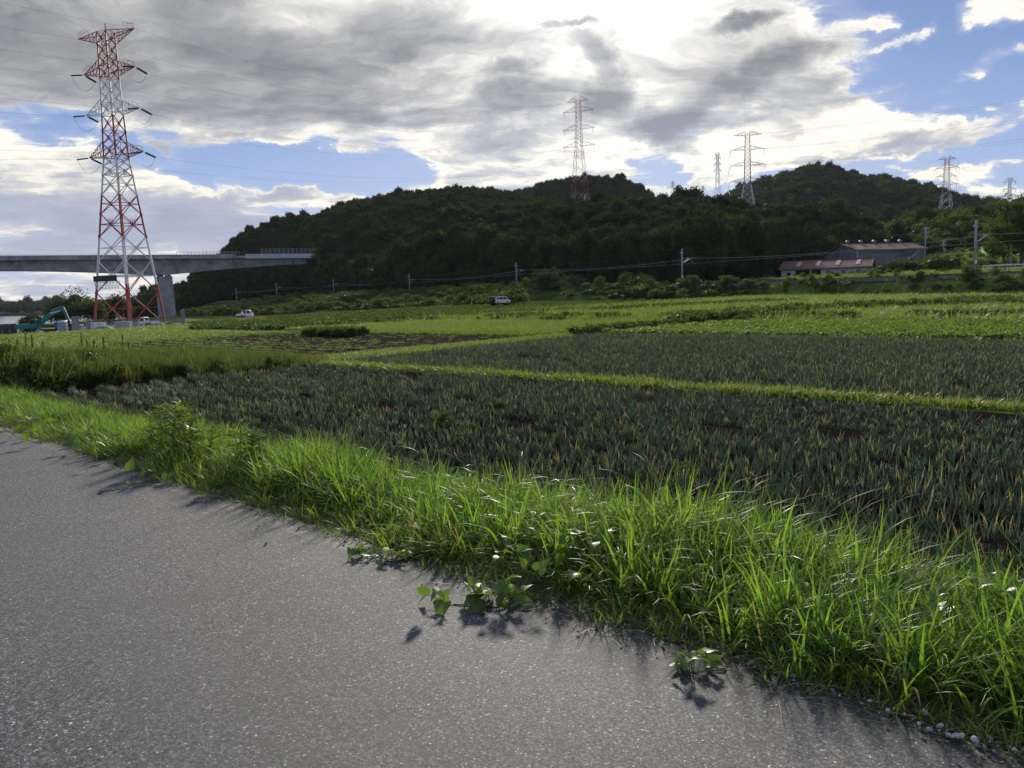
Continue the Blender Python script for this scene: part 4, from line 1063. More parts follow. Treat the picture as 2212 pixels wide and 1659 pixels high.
for zz, lbl in ((22.2, None), (32.7, None), (11, None)):        # platforms with rails
    h = float(np.interp(zz, [l[0] for l in lv], [l[1] for l in lv])); m = MB()
    for f in range(4):
        a_ = [(h, h), (-h, h), (-h, -h), (h, -h)][f]; b_ = [(-h, h), (-h, -h), (h, -h), (h, h)][f]
        m.beam((*a_, zz), (*b_, zz), .14); 
        for k in (.4, .5, .6):
            x_ = a_[0] + (b_[0]-a_[0])*k; y_ = a_[1] + (b_[1]-a_[1])*k; m.beam((x_, y_, zz), (x_, y_, zz + 1.0), .06)
        x0, y0, x1, y1 = a_[0]+(b_[0]-a_[0])*.4, a_[1]+(b_[1]-a_[1])*.4, a_[0]+(b_[0]-a_[0])*.6, a_[1]+(b_[1]-a_[1])*.6
        m.beam((x0, y0, zz + 1.0), (x1, y1, zz + 1.0), .06)
    m.build('platform', [M_red if zz in (22.2,) else M_white], main)
m = MB()
for k in range(8): m.beam((-4.4 + k*.9, -4.6, 9.7), (-4.4 + k*.9 + .45, -4.6, 8.4), .07); m.beam((-4.4 + k*.9 + .45, -4.6, 8.4), (-4.4 + (k+1)*.9, -4.6, 9.7), .07)
m.beam((-4.4, -4.6, 9.7), (2.8, -4.6, 9.7), .12); m.beam((-4.0, -4.6, 8.4), (2.4, -4.6, 8.4), .10)
m.build('work_platform_truss', M_white, main)
m = MB(); m.box(-4.3, 1.6, -4.9, -4.1, 9.9, 11.1); m.build('work_platform_screen', plain('dark_netting', (.035, .045, .035), .9), main)
m = MB(); m.beam((0, 0, 62.2), (0, 0, 64.2), .14); m.build('lightning_rod', M_red, main)

def gen_pylon(px, d, ytop, ybot, half_px, zfr, rotdeg, label, strings='tension', simple=True, thick=1.0, base_half=None, cols=None, group='pylons on the hills behind', basepad=8):
    top = at(px, ytop, d); bot = at(px, ybot, d); z0 = bot.z - basepad; Hh = top.z - z0
    halfL = half_px / FPX * d / math.cos(R(rotdeg)); bh = base_half or Hh * .085
    arms = [((at(px, y_, d).z - z0), halfL * k, Hh * .045, .2, e) for y_, k, e in zfr]
    zl = arms[0][0]; pn = [0]; nlow, nup = 6, 11
    pn += [zl * (1 - (1 - k/nlow) ** 1.25) for k in range(1, nlow)] + list(np.linspace(zl, Hh, nup + 1))
    cols = cols or [(0, 'w'), (Hh*.16, 'r'), (Hh*.34, 'w'), (Hh*.5, 'r'), (Hh*.64, 'w'), (Hh*.82, 'r')]
    return pylon('pylon', (top.x, d, z0), R(rotdeg), [(0, bh*1.05), (zl, bh*.37), (Hh, bh*.26)], cols, pn, arms,
                 leg_r=.15, br_r=.05, arm_r=.05, label=label, simple=simple, strings=strings, thick=thick, group=group)
t2, t2t = gen_pylon(578, 445, 99.5, 199, 15.5, [(146.5, 1.0, False), (129.5, .97, False), (111.5, .95, False), (101.5, .66, True)], -24,
    'tall faint red and white pylon rising over the round hilltop in the middle', 'suspension', thick=.95, base_half=4.6)
t3, t3t = gen_pylon(747.5, 337, 133, 200, 16.5, [(181.5, 1.0, False), (165.5, .98, False), (149.8, .92, False), (135.5, .80, True)], -12,
    'red and white pylon with white lower legs standing behind the dark wood, right of centre', thick=.85, base_half=3.4, cols=[(0, 'w'), (14, 'r')])
t4, t4t = gen_pylon(947.2, 440, 157.8, 226, 9.6, [(184.5, 1.0, False), (176.5, .85, False), (168, .95, False), (159.5, .80, True)], -14,
    'red and white pylon on the low slope right of the pointed hill', thick=.95, base_half=3.9, basepad=3)
t5, t5t = gen_pylon(1010, 900, 178.4, 209, 6.4, [(196, 1.0, False), (189.5, .97, False), (182, .92, False), (179.5, .6, True)], -15,
    'distant grey pylon at the far right edge above the trees', 'suspension', thick=2.0, base_half=4.0, cols=[(0, 'w')], basepad=25)
t6, t6t = gen_pylon(717.5, 1100, 154, 197, 3.7, [(171, 1.0, False), (165, .97, False), (158.5, .85, False), (155, .6, True)], -35,
    'slim distant pylon seen between the middle hill and the white-legged pylon', 'suspension', thick=2.2, base_half=4.6, cols=[(0, 'w')], basepad=40)
t7, t7t = gen_pylon(672.5, 1500, 181, 195, 5.5, [(187.5, 1.0, False), (184, .4, True)], -10,
    'tiny faraway pylon in the dip between the hills, the left one', 'suspension', thick=2.6, base_half=4, cols=[(0, 'w')], basepad=60)
t8, t8t = gen_pylon(702.8, 1800, 186, 196, 3.6, [(190, 1.0, False), (188, .5, True)], -10,
    'tiniest faraway pylon in the dip between the hills, right of another small one', 'suspension', thick=2.6, base_half=4, cols=[(0, 'w')], basepad=60)

names = {0: 'lowest', 1: 'middle', 2: 'upper', 3: 'topmost'}
def span(tA, rA, tB, rB, sag, what, group, side=1, r=.05):
    for i in range(min(len(tA), len(tB))):
        pa = world_tip(rA, tA[i][2 if side > 0 else 3]); pb = world_tip(rB, tB[i][3 if side > 0 else 2])
        wire(pa, pb, sag, '%s %s-side overhead wire strung %s' % (names[(i // 2) + (4 - len(tA) // 2) * 0], 'right' if tA[i][1] > 0 else 'left', what), group, r)
def span_to(tA, rA, vec, sag, what, group, side=-1, r=.05, dz=0):
    for i in range(len(tA)):
        pa = world_tip(rA, tA[i][3 if side < 0 else 2])
        wire(pa, pa + Vector(vec) + Vector((0, 0, dz)), sag, '%s %s-side overhead wire running %s' % (names[i // 2], 'right' if tA[i][1] > 0 else 'left', what), group, r)
span(main_t, main, t2t, t2, 9, 'from the big pylon towards the hilltop pylon', 'wires between the big pylon and the hilltop pylon', r=.014)
span_to(main_t, main, (-112, -250, -2), 9, 'from the big pylon out of the picture to the left', 'wires leaving the big pylon to the left', r=.012)
span_to(t3t, t3, (225, -236, 8), 9, 'from the white-legged pylon to the upper right edge', 'wires crossing the sky on the right', r=.019)
span(t4t, t4, t5t, t5, 14, 'between the slope pylon and the pylon at the right edge', 'wires between the two right-hand pylons', r=.022)
span_to(t4t, t4, (-160, 170, -18), 12, 'from the slope pylon across the pointed hill', 'wires in front of the pointed hill', side=1, r=.022)
span(t3t, t3, t6t, t6, 25, 'from the white-legged pylon towards the slim distant pylon', 'wires between the middle pylons', r=.03)

# ---- bridge
def bridge():
    A = Vector((-190, 296, 0)); D = Vector((97, 69, 0)).normalized(); Nn = Vector((D.y, -D.x, 0))   # Nn faces the camera side
    root = empty('road_bridge', (-141, 331, -4.6), 0, 'long grey concrete girder bridge ending in the wooded hillside', 'bridge')
    O = Vector((-141, 331, 0))
    ks = list(np.arange(-240, 122, 4.0)) + [124]
    ztop = lambda k: 20.95 + (k) * .0088
    def depth(k):   # girder depth below the deck slab, haunched at the piers
        p = min(abs(k - 60) / 66, 1) if k > -6 else min(abs(k + 72) / 66, 1) if k > -138 else min(abs(k + 204) / 66, 1)
        return 3.2 + 2.9 * (1 - p) ** 1.8 - (.9 * max(0, (k - 60) / 62))
    def ext(name, prof, mats, k0=-240, k1=124, mi=0):
        m = MB(); kk = [k for k in ks if k0 <= k <= k1]; vs = []; n = None
        for k in kk:
            pr = prof(k); n = len(pr)
            for (o, z) in pr: vs.append(A + D*k + Nn*o + Vector((0,0,z)) - O)
        fs = [(i*n+j, i*n+(j+1) % n, (i+1)*n+(j+1) % n, (i+1)*n+j) for i in range(len(kk)-1) for j in range(n)]
        fs += [tuple(range(n)), tuple(range((len(kk)-1)*n, len(kk)*n))[::-1]]
        m.add(vs, fs, mi); return m.build(name, mats, root)
    ext('girder', lambda k: [(2.9, ztop(k)-2.0), (-7.1, ztop(k)-2.0), (-6.3, ztop(k)-2.0-depth(k)), (2.1, ztop(k)-2.0-depth(k))], M_conc)
    ext('deck_slab', lambda k: [(4.5, ztop(k)-1.25), (-8.7, ztop(k)-1.25), (-8.7, ztop(k)-1.6), (-7.1, ztop(k)-1.98), (2.9, ztop(k)-1.98), (4.5, ztop(k)-1.6)], M_conc)
    ext('parapet', lambda k: [(4.52, ztop(k)), (4.25, ztop(k)), (4.25, ztop(k)-1.24), (4.52, ztop(k)-1.74)], M_conc, -240, 90)
    ext('parapet', lambda k: [(4.60, ztop(k)), (4.25, ztop(k)), (4.25, ztop(k)-1.24), (4.60, ztop(k)-1.90)], M_concnew, 90, 124)['label'] = 'paler newer end section of parapet'
    ext('parapet', lambda k: [(-8.45, ztop(k)), (-8.72, ztop(k)), (-8.72, ztop(k)-1.24), (-8.45, ztop(k)-1.24)], M_conc)
    # railings
    m = MB()
    for k in np.arange(64, 90, 1.5):
        p = A + D*k + Nn*4.4 - O; m.beam(p + Vector((0,0,ztop(k))), p + Vector((0,0,ztop(k)+1.15)), .12)
    for h in (.45, .8, 1.15): m.beam(A + D*64 + Nn*4.4 - O + Vector((0,0,ztop(64)+h)), A + D*89 + Nn*4.4 - O + Vector((0,0,ztop(89)+h)), .07)
    m.build('railing', M_steel, root)
    m = MB()
    for k in np.arange(99, 124, 2.0):
        p = A + D*k + Nn*4.4 - O; m.beam(p + Vector((0,0,ztop(k))), p + Vector((0,0,ztop(k)+2.3)), .14)
    for h in (.2, .7, 1.2, 1.75, 2.3): m.beam(A + D*99 + Nn*4.4 - O + Vector((0,0,ztop(99)+h)), A + D*123 + Nn*4.4 - O + Vector((0,0,ztop(123)+h)), .07)
    m.build('railing', M_steel, root)
    m = MB(); m.beam(A + D*-240 + Nn*4.4 - O + Vector((0,0,ztop(-240)+.35)), A + D*64 + Nn*4.4 - O + Vector((0,0,ztop(64)+.35)), .06)
    for k in np.arange(-238, 64, 4): p = A + D*k + Nn*4.4 - O; m.beam(p + Vector((0,0,ztop(k))), p + Vector((0,0,ztop(k)+.35)), .06)
    m.build('railing', M_steel, root)
    for k in range(-96, 122, 26):     # drain brackets
        m = MB(); p = A + D*k + Nn*2.95 - O; m.box(p.x-.22, p.x+.22, p.y-.22, p.y+.22, ztop(k)-3.4, ztop(k)-2.3); m.build('drain_pipe', M_concnew, root)
    for k in (60, -72, -204):
        m = MB(); c = A + D*k + Nn*(-2.1) - O
        def cor(a, b): return c + D*a + Nn*b
        zt = ztop(k) - 2.0 - depth(k) - .45
        lo, hi = -9, zt; vs = []
        for (w, d_, z) in ((2.9, 3.4, lo), (2.5, 3.3, hi)):
            for a, b in ((-w, -d_), (w, -d_), (w, d_), (-w, d_)): p = cor(a, b); vs.append((p.x, p.y, z if z != hi else zt))
        m.add(vs, [(0,3,2,1), (4,5,6,7), (0,1,5,4), (1,2,6,5), (2,3,7,6), (3,0,4,7)]); m.build('pier', M_conc, root)
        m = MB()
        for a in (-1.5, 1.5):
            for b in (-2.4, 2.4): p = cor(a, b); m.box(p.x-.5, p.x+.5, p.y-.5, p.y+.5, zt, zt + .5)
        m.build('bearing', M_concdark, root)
    # heights above were given as world heights: lift children to the root frame
    for ch in root.children: ch.location = (0, 0, 4.6)
    return root
bridge()

# ---- railway: track bed, rails, poles, contact wires
def rail_pt(i, off=0): return RAIL[i]
def rail_line(x): return float(railY(x))
m = MB()
rp = []
for i in range(1, len(RAIL) - 2):
    a_, b_ = RAIL[i], RAIL[i+1]
    for k in np.linspace(0, 1, 14)[:-1]: rp.append(a_ + (b_ - a_) * k)
rp = np.array(rp)
def strip_mesh(pts, o0, o1, z0, z1, name, mat, zoff=1.85):
    v = []; f = []
    for i, p in enumerate(pts):
        d_ = pts[min(i+1, len(pts)-1)] - pts[max(i-1, 0)]; d_ = d_ / np.linalg.norm(d_); n_ = np.array([-d_[1], d_[0]])
        for o_, z_ in ((o0-.6, z0-.25), (o0, z1), (o1, z1), (o1+.6, z0-.25)):
            q_ = p + n_*o_; v.append((q_[0], q_[1], zoff + z_))
    k = 4
    for i in range(len(pts)-1):
        for j in range(k-1): f.append((i*k+j, i*k+j+1, (i+1)*k+j+1, (i+1)*k+j))
    mm = MB(); mm.add(v, f); return mm.build(name, mat)
bal = strip_mesh(rp, -1.8, 1.8, 0, .35, 'track_bed', plain('ballast_stone', (.10, .09, .08), .95, var=.4, scale=6, bump=.6)); tag(bal, kind='structure')
rl = MB()
for side in (-.53, .53):
    for i in range(len(rp) - 1):
        d_ = rp[i+1] - rp[i]; d_ = d_ / np.linalg.norm(d_); n_ = np.array([-d_[1], d_[0]]) * side
        rl.beam((rp[i][0]+n_[0], rp[i][1]+n_[1], 2.28), (rp[i+1][0]+n_[0], rp[i+1][1]+n_[1], 2.28), .08, .15)
tag(rl.build('rail_track', M_brown, recalc=False), 'pair of rusty rails running along the embankment below the wood', 'railway track')
def rail_pole(px, d, ytop, label):
    top = at(px, ytop, d); zb = Hf(top.x, d) - .4; h = top.z - zb
    r_ = empty('railway_pole', (top.x, d, zb), 0, label, 'pole', 'overhead line poles beside the railway')
    MB().tube([(0,0,0), (0,0,h)], .20, 10, r2=.14).build('post', M_pole, r_, smooth=True)
    m = MB(); wz = h - 2.0
    m.beam((0,0,wz), (2.6,.3,wz), .07); m.beam((0,0,wz-1.1), (1.7,.2,wz-.1), .06); m.beam((1.6,.2,wz-.1), (2.5,.3,wz-.95), .05)
    m.build('bracket', M_steel, r_)
    m = MB(); m.tube([(1.0,.1,wz), (1.35,.15,wz)], .09, 8); m.tube([(-.35,0,h-.9), (.35,0,h-.9)], .05, 6); m.tube([(-.35,0,h-.95), (-.35,0,h-.65)], .08, 8)
    m.build('insulator', M_concnew, r_)
    m = MB(); m.box(-.16, .16, -.225, -.205, 2.2, 2.7); m.build('number_plate', M_carwhite, r_)
    return Vector((top.x, d, zb + wz))
PX = [(976.5, 113, 220, 'tall near railway pole in front of the rice terraces at the far right'),
      (682, 170, 248.7, 'railway pole standing between the brown girder and the barn'),
      (516, 216, 262.4, 'railway pole right of the parked white minivan'),
      (409, 275, 273.6, 'railway pole left of the white minivan, at the foot of the wood'),
      (333, 335, 279.0, 'railway pole in the undergrowth below the bridge end'),
      (276, 380, 283.0, 'small railway pole under the bridge girder, right of the bridge pier'),
      (236, 415, 287.7, 'distant railway pole nearer the bridge pier'),
      (209.5, 450, 290.5, 'second railway pole to the right of the pier'),
      (192, 490, 292.5, 'first and most distant railway pole right of the bridge pier')]
att = [rail_pole(*p) for p in PX]
att = [att[0] + (att[0] - att[1]) * 1.1] + att
def catenary(a, b, i):
    a = a + Vector((2.5, .3, 0)); b = b + Vector((2.5, .3, 0)); root = empty('contact_wire', a, 0,
        'contact wire with droppers in span %s' % ['running out of the picture at the right edge', 'between the barn and the near right pole', 'in front of the dark wood, right of the minivan', 'over the minivan between two poles', 'left of the minivan poles', 'below the bridge end', 'under the bridge girder', 'close right of the bridge pier', 'farthest left beside the pier'][i], 'wire', 'railway contact wires')
    m = MB(); n = 14; sag = .9
    up = [(b - a)*(k/n) + Vector((0,0,.0 - 4*sag*(k/n)*(1-k/n))) for k in range(n+1)]
    m.tube(up, .035, 4); m.build('messenger_cable', M_pole, root, recalc=False)
    m = MB(); lo = [(b - a)*(k/n) + Vector((0,0,-1.15)) for k in range(n+1)]; m.tube(lo, .025, 4); m.build('lower_cable', M_pole, root, recalc=False)
    m = MB()
    for k in range(1, n): m.beam(up[k], lo[k], .03)
    m.build('dropper', M_pole, root, recalc=False)
for i in range(len(att) - 1): catenary(att[i], att[i+1], i)
for i in range(1, len(att) - 1):
    wire(att[i] + Vector((-.35, 0, 1.3)), att[i+1] + Vector((-.35, 0, 1.3)), .8, ['', 'feeder wire between the near right pole and the pole by the girder', 'feeder wire in front of the dark wood right of the minivan', 'feeder wire over the minivan', 'feeder wire left of the minivan', 'feeder wire below the bridge end', 'feeder wire under the girder', 'feeder wire right of the bridge pier', 'farthest feeder wire beside the pier'][i], 'railway feeder wires', r=.022, name='feeder_wire', n=12)

# ---- utility poles near the barn
def utility_pole(px, ytop, d, label, arms=2, r=.17):
    top = at(px, ytop, d); zb = Hf(top.x, d) - .3; h = top.z - zb
    r_ = empty('utility_pole', (top.x, d, zb), .3, label, 'pole', 'utility poles near the barn')
    MB().tube([(0,0,0), (0,0,h)], r, 8, r2=r*.7).build('post', M_pole, r_, smooth=True)
    for k in range(arms):
        m = MB(); z = h - .5 - k*1.1; m.beam((-1.1,0,z), (1.1,0,z), .12)
        m.build('cross_arm', M_steel, r_)
        m = MB()
        for x in (-1, -.4, .4, 1): m.tube([(x,0,z+.05), (x,0,z+.32)], .07, 6)
        m.build('insulator', M_concnew, r_)
    if arms > 1: MB().cyl((.35, -.1, h - 2.9), .28, .8).build('transformer', M_greyp, r_)
    return Vector((top.x, d, zb + h))
u1 = utility_pole(926, 226.8, 228, 'tall utility pole at the right-hand corner of the large barn')
u2 = utility_pole(943.9, 239.6, 238, 'shorter utility pole with cross-arms between the barn and the near railway pole')
u3 = utility_pole(1012.4, 230, 150, 'dark utility pole in the trees at the right edge', 0, .2)
wire(u1, u2, .6, 'service wire between the two utility poles beside the barn', 'service wires', r=.03, n=10)

# ---- barns
M_wall = plain('weathered_sheet_wall', (.175, .185, .215), .8, var=.18, scale=.35, dirt=(.10, .10, .11))
M_wallp = plain('pale_sheet_wall', (.50, .54, .60), .7, var=.08, scale=.6)
M_roof = plain('rusty_brown_roof', (.125, .062, .047), .8, var=.30, scale=.8, dirt=(.10, .06, .05))
M_roofedge = plain('red_tile_edge', (.22, .075, .045), .7, var=.2)
M_trim = plain('pale_trim', (.42, .44, .47), .6)
M_dark = plain('dark_opening', (.012, .012, .014), .9)  # near-black colour standing in for the shade inside openings
M_beige = plain('beige_shutter', (.34, .30, .24), .7)
def hxy(px, d): p = at(px, 270, d); return Vector((p.x, d, 0))
def gable_building(name, Npt, Ept, Wpt, ridge_f, zb, ze, zr, zw, wallm, label, roof_over=.7, panels=0, ribs=True, skylights=0, vents=0):
    """N near corner, E end of the long wall, W far corner of the gable wall; ridge at fraction ridge_f of N-W"""
    root = empty(name, (Npt.x, Npt.y, zb), 0, label, 'barn'); O = Vector((Npt.x, Npt.y, 0))
    N_, E_, W_ = Npt - O, Ept - O, Wpt - O; L = E_ - N_; G_ = W_ - N_
    lu, gu = L.normalized(), G_.normalized(); z = lambda v, h: Vector((v.x, v.y, h - zb)); F_ = W_ + L
    Rn = N_ + G_*ridge_f; Re = Rn + L
    m = MB()
    m.add([z(N_, zb-1), z(E_, zb-1), z(E_, ze), z(N_, ze)], [(0,1,2,3)]); m.build('long_wall', wallm, root, recalc=False)
    m = MB(); m.add([z(N_, zb-1), z(N_, ze), z(Rn, zr - .12), z(W_, zw), z(W_, zb-1)], [(0,1,2,3,4)]); m.build('gable_wall', wallm, root, recalc=False)
    m = MB(); m.add([z(E_, zb-1), z(E_, ze), z(Re, zr - .12), z(F_, zw), z(F_, zb-1)], [(4,3,2,1,0)]); m.build('gable_wall', wallm, root, recalc=False)
    m = MB(); m.add([z(W_, zb-1), z(F_, zb-1), z(F_, zw), z(W_, zw)], [(3,2,1,0)]); m.build('rear_wall', wallm, root, recalc=False)
    # roof slopes with thickness and corrugation ribs
    def slope(ea, eb, ra, rb, ze_, zr_, nm):
        m = MB(); d0 = (ea - ra).normalized() * roof_over; sl = (zr_ - ze_) / (ea - ra).length * roof_over
        a_ = z(ea + d0 - lu*roof_over, ze_ - sl); b_ = z(eb + d0 + lu*roof_over, ze_ - sl); c_ = z(rb + lu*roof_over, zr_); e_ = z(ra - lu*roof_over, zr_)
        up = Vector((0,0,.16)); m.add([a_, b_, c_, e_, a_+up, b_+up, c_+up, e_+up], [(0,3,2,1), (4,5,6,7), (0,1,5,4), (1,2,6,5), (2,3,7,6), (3,0,4,7)])
        n = int(L.length / .55)
        for k in range(n + 1):
            p0 = a_.lerp(b_, k/n) + up; p1 = e_.lerp(c_, k/n) + up; m.beam(p0, p1, .10, .07)
        ro = m.build('roof', M_roof, root)
        m = MB(); m.beam(a_ - Vector((0,0,.02)), b_ - Vector((0,0,.02)), .34, .30); m.build('eave_edge', M_roofedge, ro)
        m = MB()
        m.beam(a_+up, e_+up, .26, .2); m.beam(b_+up, c_+up, .26, .2); m.build('verge_edge', M_roofedge, ro)
        return a_, b_, c_, e_, up
    A4 = slope(N_, E_, Rn, Re, ze, zr, 'front'); slope(W_, F_, Rn, Re, zw, zr, 'rear')
    m = MB(); m.beam(z(Rn - lu*roof_over, zr + .2), z(Re + lu*roof_over, zr + .2), .4, .25); m.build('ridge_cap', M_roofedge, root)
    m = MB(); nn = Vector((L.y, -L.x, 0)).normalized() 
    m.beam(z(N_ + nn*.08, zb-.5), z(N_ + nn*.08, ze), .28); m.beam(z(E_ + nn*.08, zb-.5), z(E_ + nn*.08, ze), .28)
    m.beam(z(N_ + nn*.08, ze - .35), z(E_ + nn*.08, ze - .35), .26, .22); m.build('trim', M_trim, root)
    if ribs:      # vertical sheet joints on both visible walls
        m = MB(); n = int(L.length / 1.0)
        for k in range(1, n): p = N_.lerp(E_, k/n) + nn*.03; m.beam(z(p, zb-.5), z(p, ze - .4), .07)
        n = int(G_.length / 1.0)
        for k in range(1, n):
            f = k/n; p = N_.lerp(W_, f) - lu*.03; zt = ze + (zr-ze)*f/ridge_f if f < ridge_f else zr + (zw-zr)*(f-ridge_f)/(1-ridge_f)
            m.beam(z(p, zb-.5), z(p, zt - .4), .07)
        o = m.build('sheet_joint', wallm, root); o['kind'] = 'stuff'
    a_, b_, c_, e_, up = A4
    for k in range(skylights):
        f = (k + .9) / (skylights + .6); p0 = a_.lerp(b_, f); p1 = e_.lerp(c_, f); q0 = p0.lerp(p1, .25) + up*1.35; q1 = p0.lerp(p1, .85) + up*1.35
        m = MB(); m.beam(q0, q1, 1.1, .12); m.build('roof_patch', plain('pale_roof_sheet', (.30, .26, .24), .6), root)
    for k in range(vents):
        f = (k + .35) / vents; p = z(Rn.lerp(Re, f), zr + .1); m = MB()
        m.tube([p, p + Vector((0,0,.6))], .28, 10); m.tube([p + Vector((0,0,.55)), p + Vector((0,0,.75)), ], .55, 10, r2=.6); m.tube([p + Vector((0,0,.75)), p + Vector((0,0,1.15))], .6, 10, r2=.28)
        m.build('roof_ventilator', M_greyp, root, smooth=False)
    return root, N_, E_, W_, lu, gu, nn, z
bg, N_, E_, W_, lu, gu, nn, zf = gable_building('barn', hxy(857, 235), hxy(924, 240), hxy(823.4, 254), .42, 3.0, 11.05, 13.0, 9.9, M_wall,
    'large grey sheet-walled barn with rusty roof and row of roof ventilators', vents=5)
m = MB(); p = W_.lerp(N_, .10) - lu*.06; q_ = W_.lerp(N_, .24) - lu*.06
m.add([zf(p, 7.6), zf(q_, 7.6), zf(q_, 8.5), zf(p, 8.5)], [(0,1,2,3), (3,2,1,0)]); m.build('window', M_dark, bg, recalc=False)
m = MB(); m.beam(zf(N_.lerp(E_, .62) + nn*.5, 5.4), zf(N_.lerp(E_, .90) + nn*.5, 10.6), .3, .2); m.build('stair_rail', M_trim, bg)
# lean-to roof at the right
m = MB(); a_, b_ = N_.lerp(E_, .50), E_ + lu*4
m.add([zf(a_, 6.2), zf(b_, 6.2), zf(b_ + nn*4, 5.0), zf(a_ + nn*4, 5.0), zf(a_, 6.35), zf(b_, 6.35), zf(b_ + nn*4, 5.15), zf(a_ + nn*4, 5.15)], [(0,1,2,3), (7,6,5,4), (0,4,5,1), (1,5,6,2), (2,6,7,3), (3,7,4,0)]); lt = m.build('lean_to_roof', M_roofedge, bg)
m = MB()
for k in (0, .33, .66, 1): p = (a_ + nn*3.7).lerp(b_ + nn*3.7, k); m.beam(zf(p, 2.8), zf(p, 5.05), .2)
m.build('post', M_wall, bg)
sh, N2, E2, W2, lu2, gu2, nn2, zf2 = gable_building('shed', hxy(782, 231), hxy(868.8, 221), hxy(790.5, 243), .52, 3.0, 5.95, 8.1, 5.95, M_wallp,
    'long low white-walled shed with brown roof in front of the large barn', skylights=4, ribs=False)
L2 = E2 - N2
for f0 in (.545, .715, .885):
    w_ = 1.25; p = N2 + L2*f0 + nn2*.06; d_ = lu2*w_/2
    m = MB()
    for (s0, s1, z0, z1) in ((-1, 1, 4.95, 5.05), (-1, 1, 3.95, 4.05), (-1, -.88, 3.95, 5.05), (.88, 1, 3.95, 5.05), (-.06, .06, 3.95, 5.05)):
        a_, b_ = p + d_*s0, p + d_*s1; m.add([zf2(a_, z0), zf2(b_, z0), zf2(b_, z1), zf2(a_, z1), zf2(a_+nn2*.08, z0), zf2(b_+nn2*.08, z0), zf2(b_+nn2*.08, z1), zf2(a_+nn2*.08, z1)], [(0,1,2,3), (4,5,6,7), (0,1,5,4), (2,3,7,6), (1,2,6,5), (0,3,7,4)])
    fr = m.build('window', M_black, sh)
    m = MB(); a_, b_ = p - d_ + nn2*.02, p + d_ + nn2*.02; m.add([zf2(a_, 3.98), zf2(b_, 3.98), zf2(b_, 5.02), zf2(a_, 5.02)], [(0,1,2,3)]); m.build('pane', M_glass, fr, recalc=False)
m = MB()    # open bays at the left: flat sheets on the wall, inner shade painted near-black
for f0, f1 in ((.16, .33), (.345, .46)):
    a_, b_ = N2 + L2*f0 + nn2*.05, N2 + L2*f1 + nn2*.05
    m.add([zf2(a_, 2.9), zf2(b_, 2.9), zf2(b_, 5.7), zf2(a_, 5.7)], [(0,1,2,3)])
m.build('open_bay_shade', M_dark, sh, recalc=False)
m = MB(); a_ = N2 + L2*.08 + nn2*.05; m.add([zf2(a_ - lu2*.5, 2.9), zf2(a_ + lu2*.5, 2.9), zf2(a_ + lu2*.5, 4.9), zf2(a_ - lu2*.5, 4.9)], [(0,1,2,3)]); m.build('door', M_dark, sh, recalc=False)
m = MB(); a_ = N2 + L2*.985 + nn2*.12; m.beam(zf2(a_, 2.9), zf2(a_, 5.8), .14); a_ = N2 + L2*.64 + nn2*.12; m.beam(zf2(a_, 2.9), zf2(a_, 5.8), .10); m.build('downpipe', M_trim, sh)
m = MB(); a_, b_ = E2 + lu2*.05, E2.lerp(E2 + (W2 - N2), .35) + lu2*.05     # shutter with its own canopy on the right gable
m.add([zf2(a_ + gu2*.6, 2.9), zf2(b_ + gu2*.6, 2.9), zf2(b_ + gu2*.6, 5.2), zf2(a_ + gu2*.6, 5.2)], [(0,1,2,3)]); m.build('shutter', M_beige, sh, recalc=False)
m = MB(); m.beam(zf2(a_ + lu2*.5, 5.55), zf2(b_ + gu2*1.4 + lu2*.5, 5.55), 1.0, .15); m.build('canopy', M_roofedge, sh)
# small building behind
pb, _, _, _, _, _, _, _ = gable_building('outbuilding', hxy(889, 300), hxy(926, 300), hxy(893, 309), .5, 8, 14.8, 16.2, 14.8, M_wallp, 'low blue-grey roofed outbuilding half hidden behind the large barn', ribs=False)
for ch in pb.children:
    if ch.name.startswith('roof'): ch.data.materials[0] = plain('pale_blue_roof', (.36, .42, .50), .5)
# white railing and green net on the right
a_ = at(983, 265.5, 125); b_ = at(1032, 263.5, 118)
rr = empty('white_railing', (a_.x, a_.y, a_.z - 1.2), 0, 'white pipe railing beside the near right railway pole', 'railing')
d_ = Vector((b_.x - a_.x, b_.y - a_.y, b_.z - a_.z)); m = MB(); n = 7
for k in range(n): m.beam(d_*(k/(n-1)), d_*(k/(n-1)) + Vector((0,0,1.2)), .09)
m.build('post', M_trim, rr); m = MB(); m.beam((0,0,1.15), d_ + Vector((0,0,1.15)), .30, .16); m.beam((0,0,.7), d_ + Vector((0,0,.7)), .08); m.build('top_rail', M_carwhite, rr)
m = MB(); pts = [ground(981, 252), ground(986, 255), ground(992, 256), ground(998, 256)]
top = [p + Vector((0, 0, h)) for p, h in zip(pts, (1.6, 1.1, .8, .5))]
o0 = pts[0].copy(); vs = [p - o0 for p in pts] + [p - o0 for p in top] + [p - o0 + Vector((0, .1, 0)) for p in pts] + [p - o0 + Vector((0, .1, 0)) for p in top]
m.add(vs, [(0,1,5,4), (1,2,6,5), (2,3,7,6), (8,9,13,12), (9,10,14,13), (10,11,15,14)])
tag(m.build('green_net', plain('green_netting', (.06, .34, .22), .8), loc=o0, recalc=False), 'bright green netting lying on the terrace bank at the right', 'net')
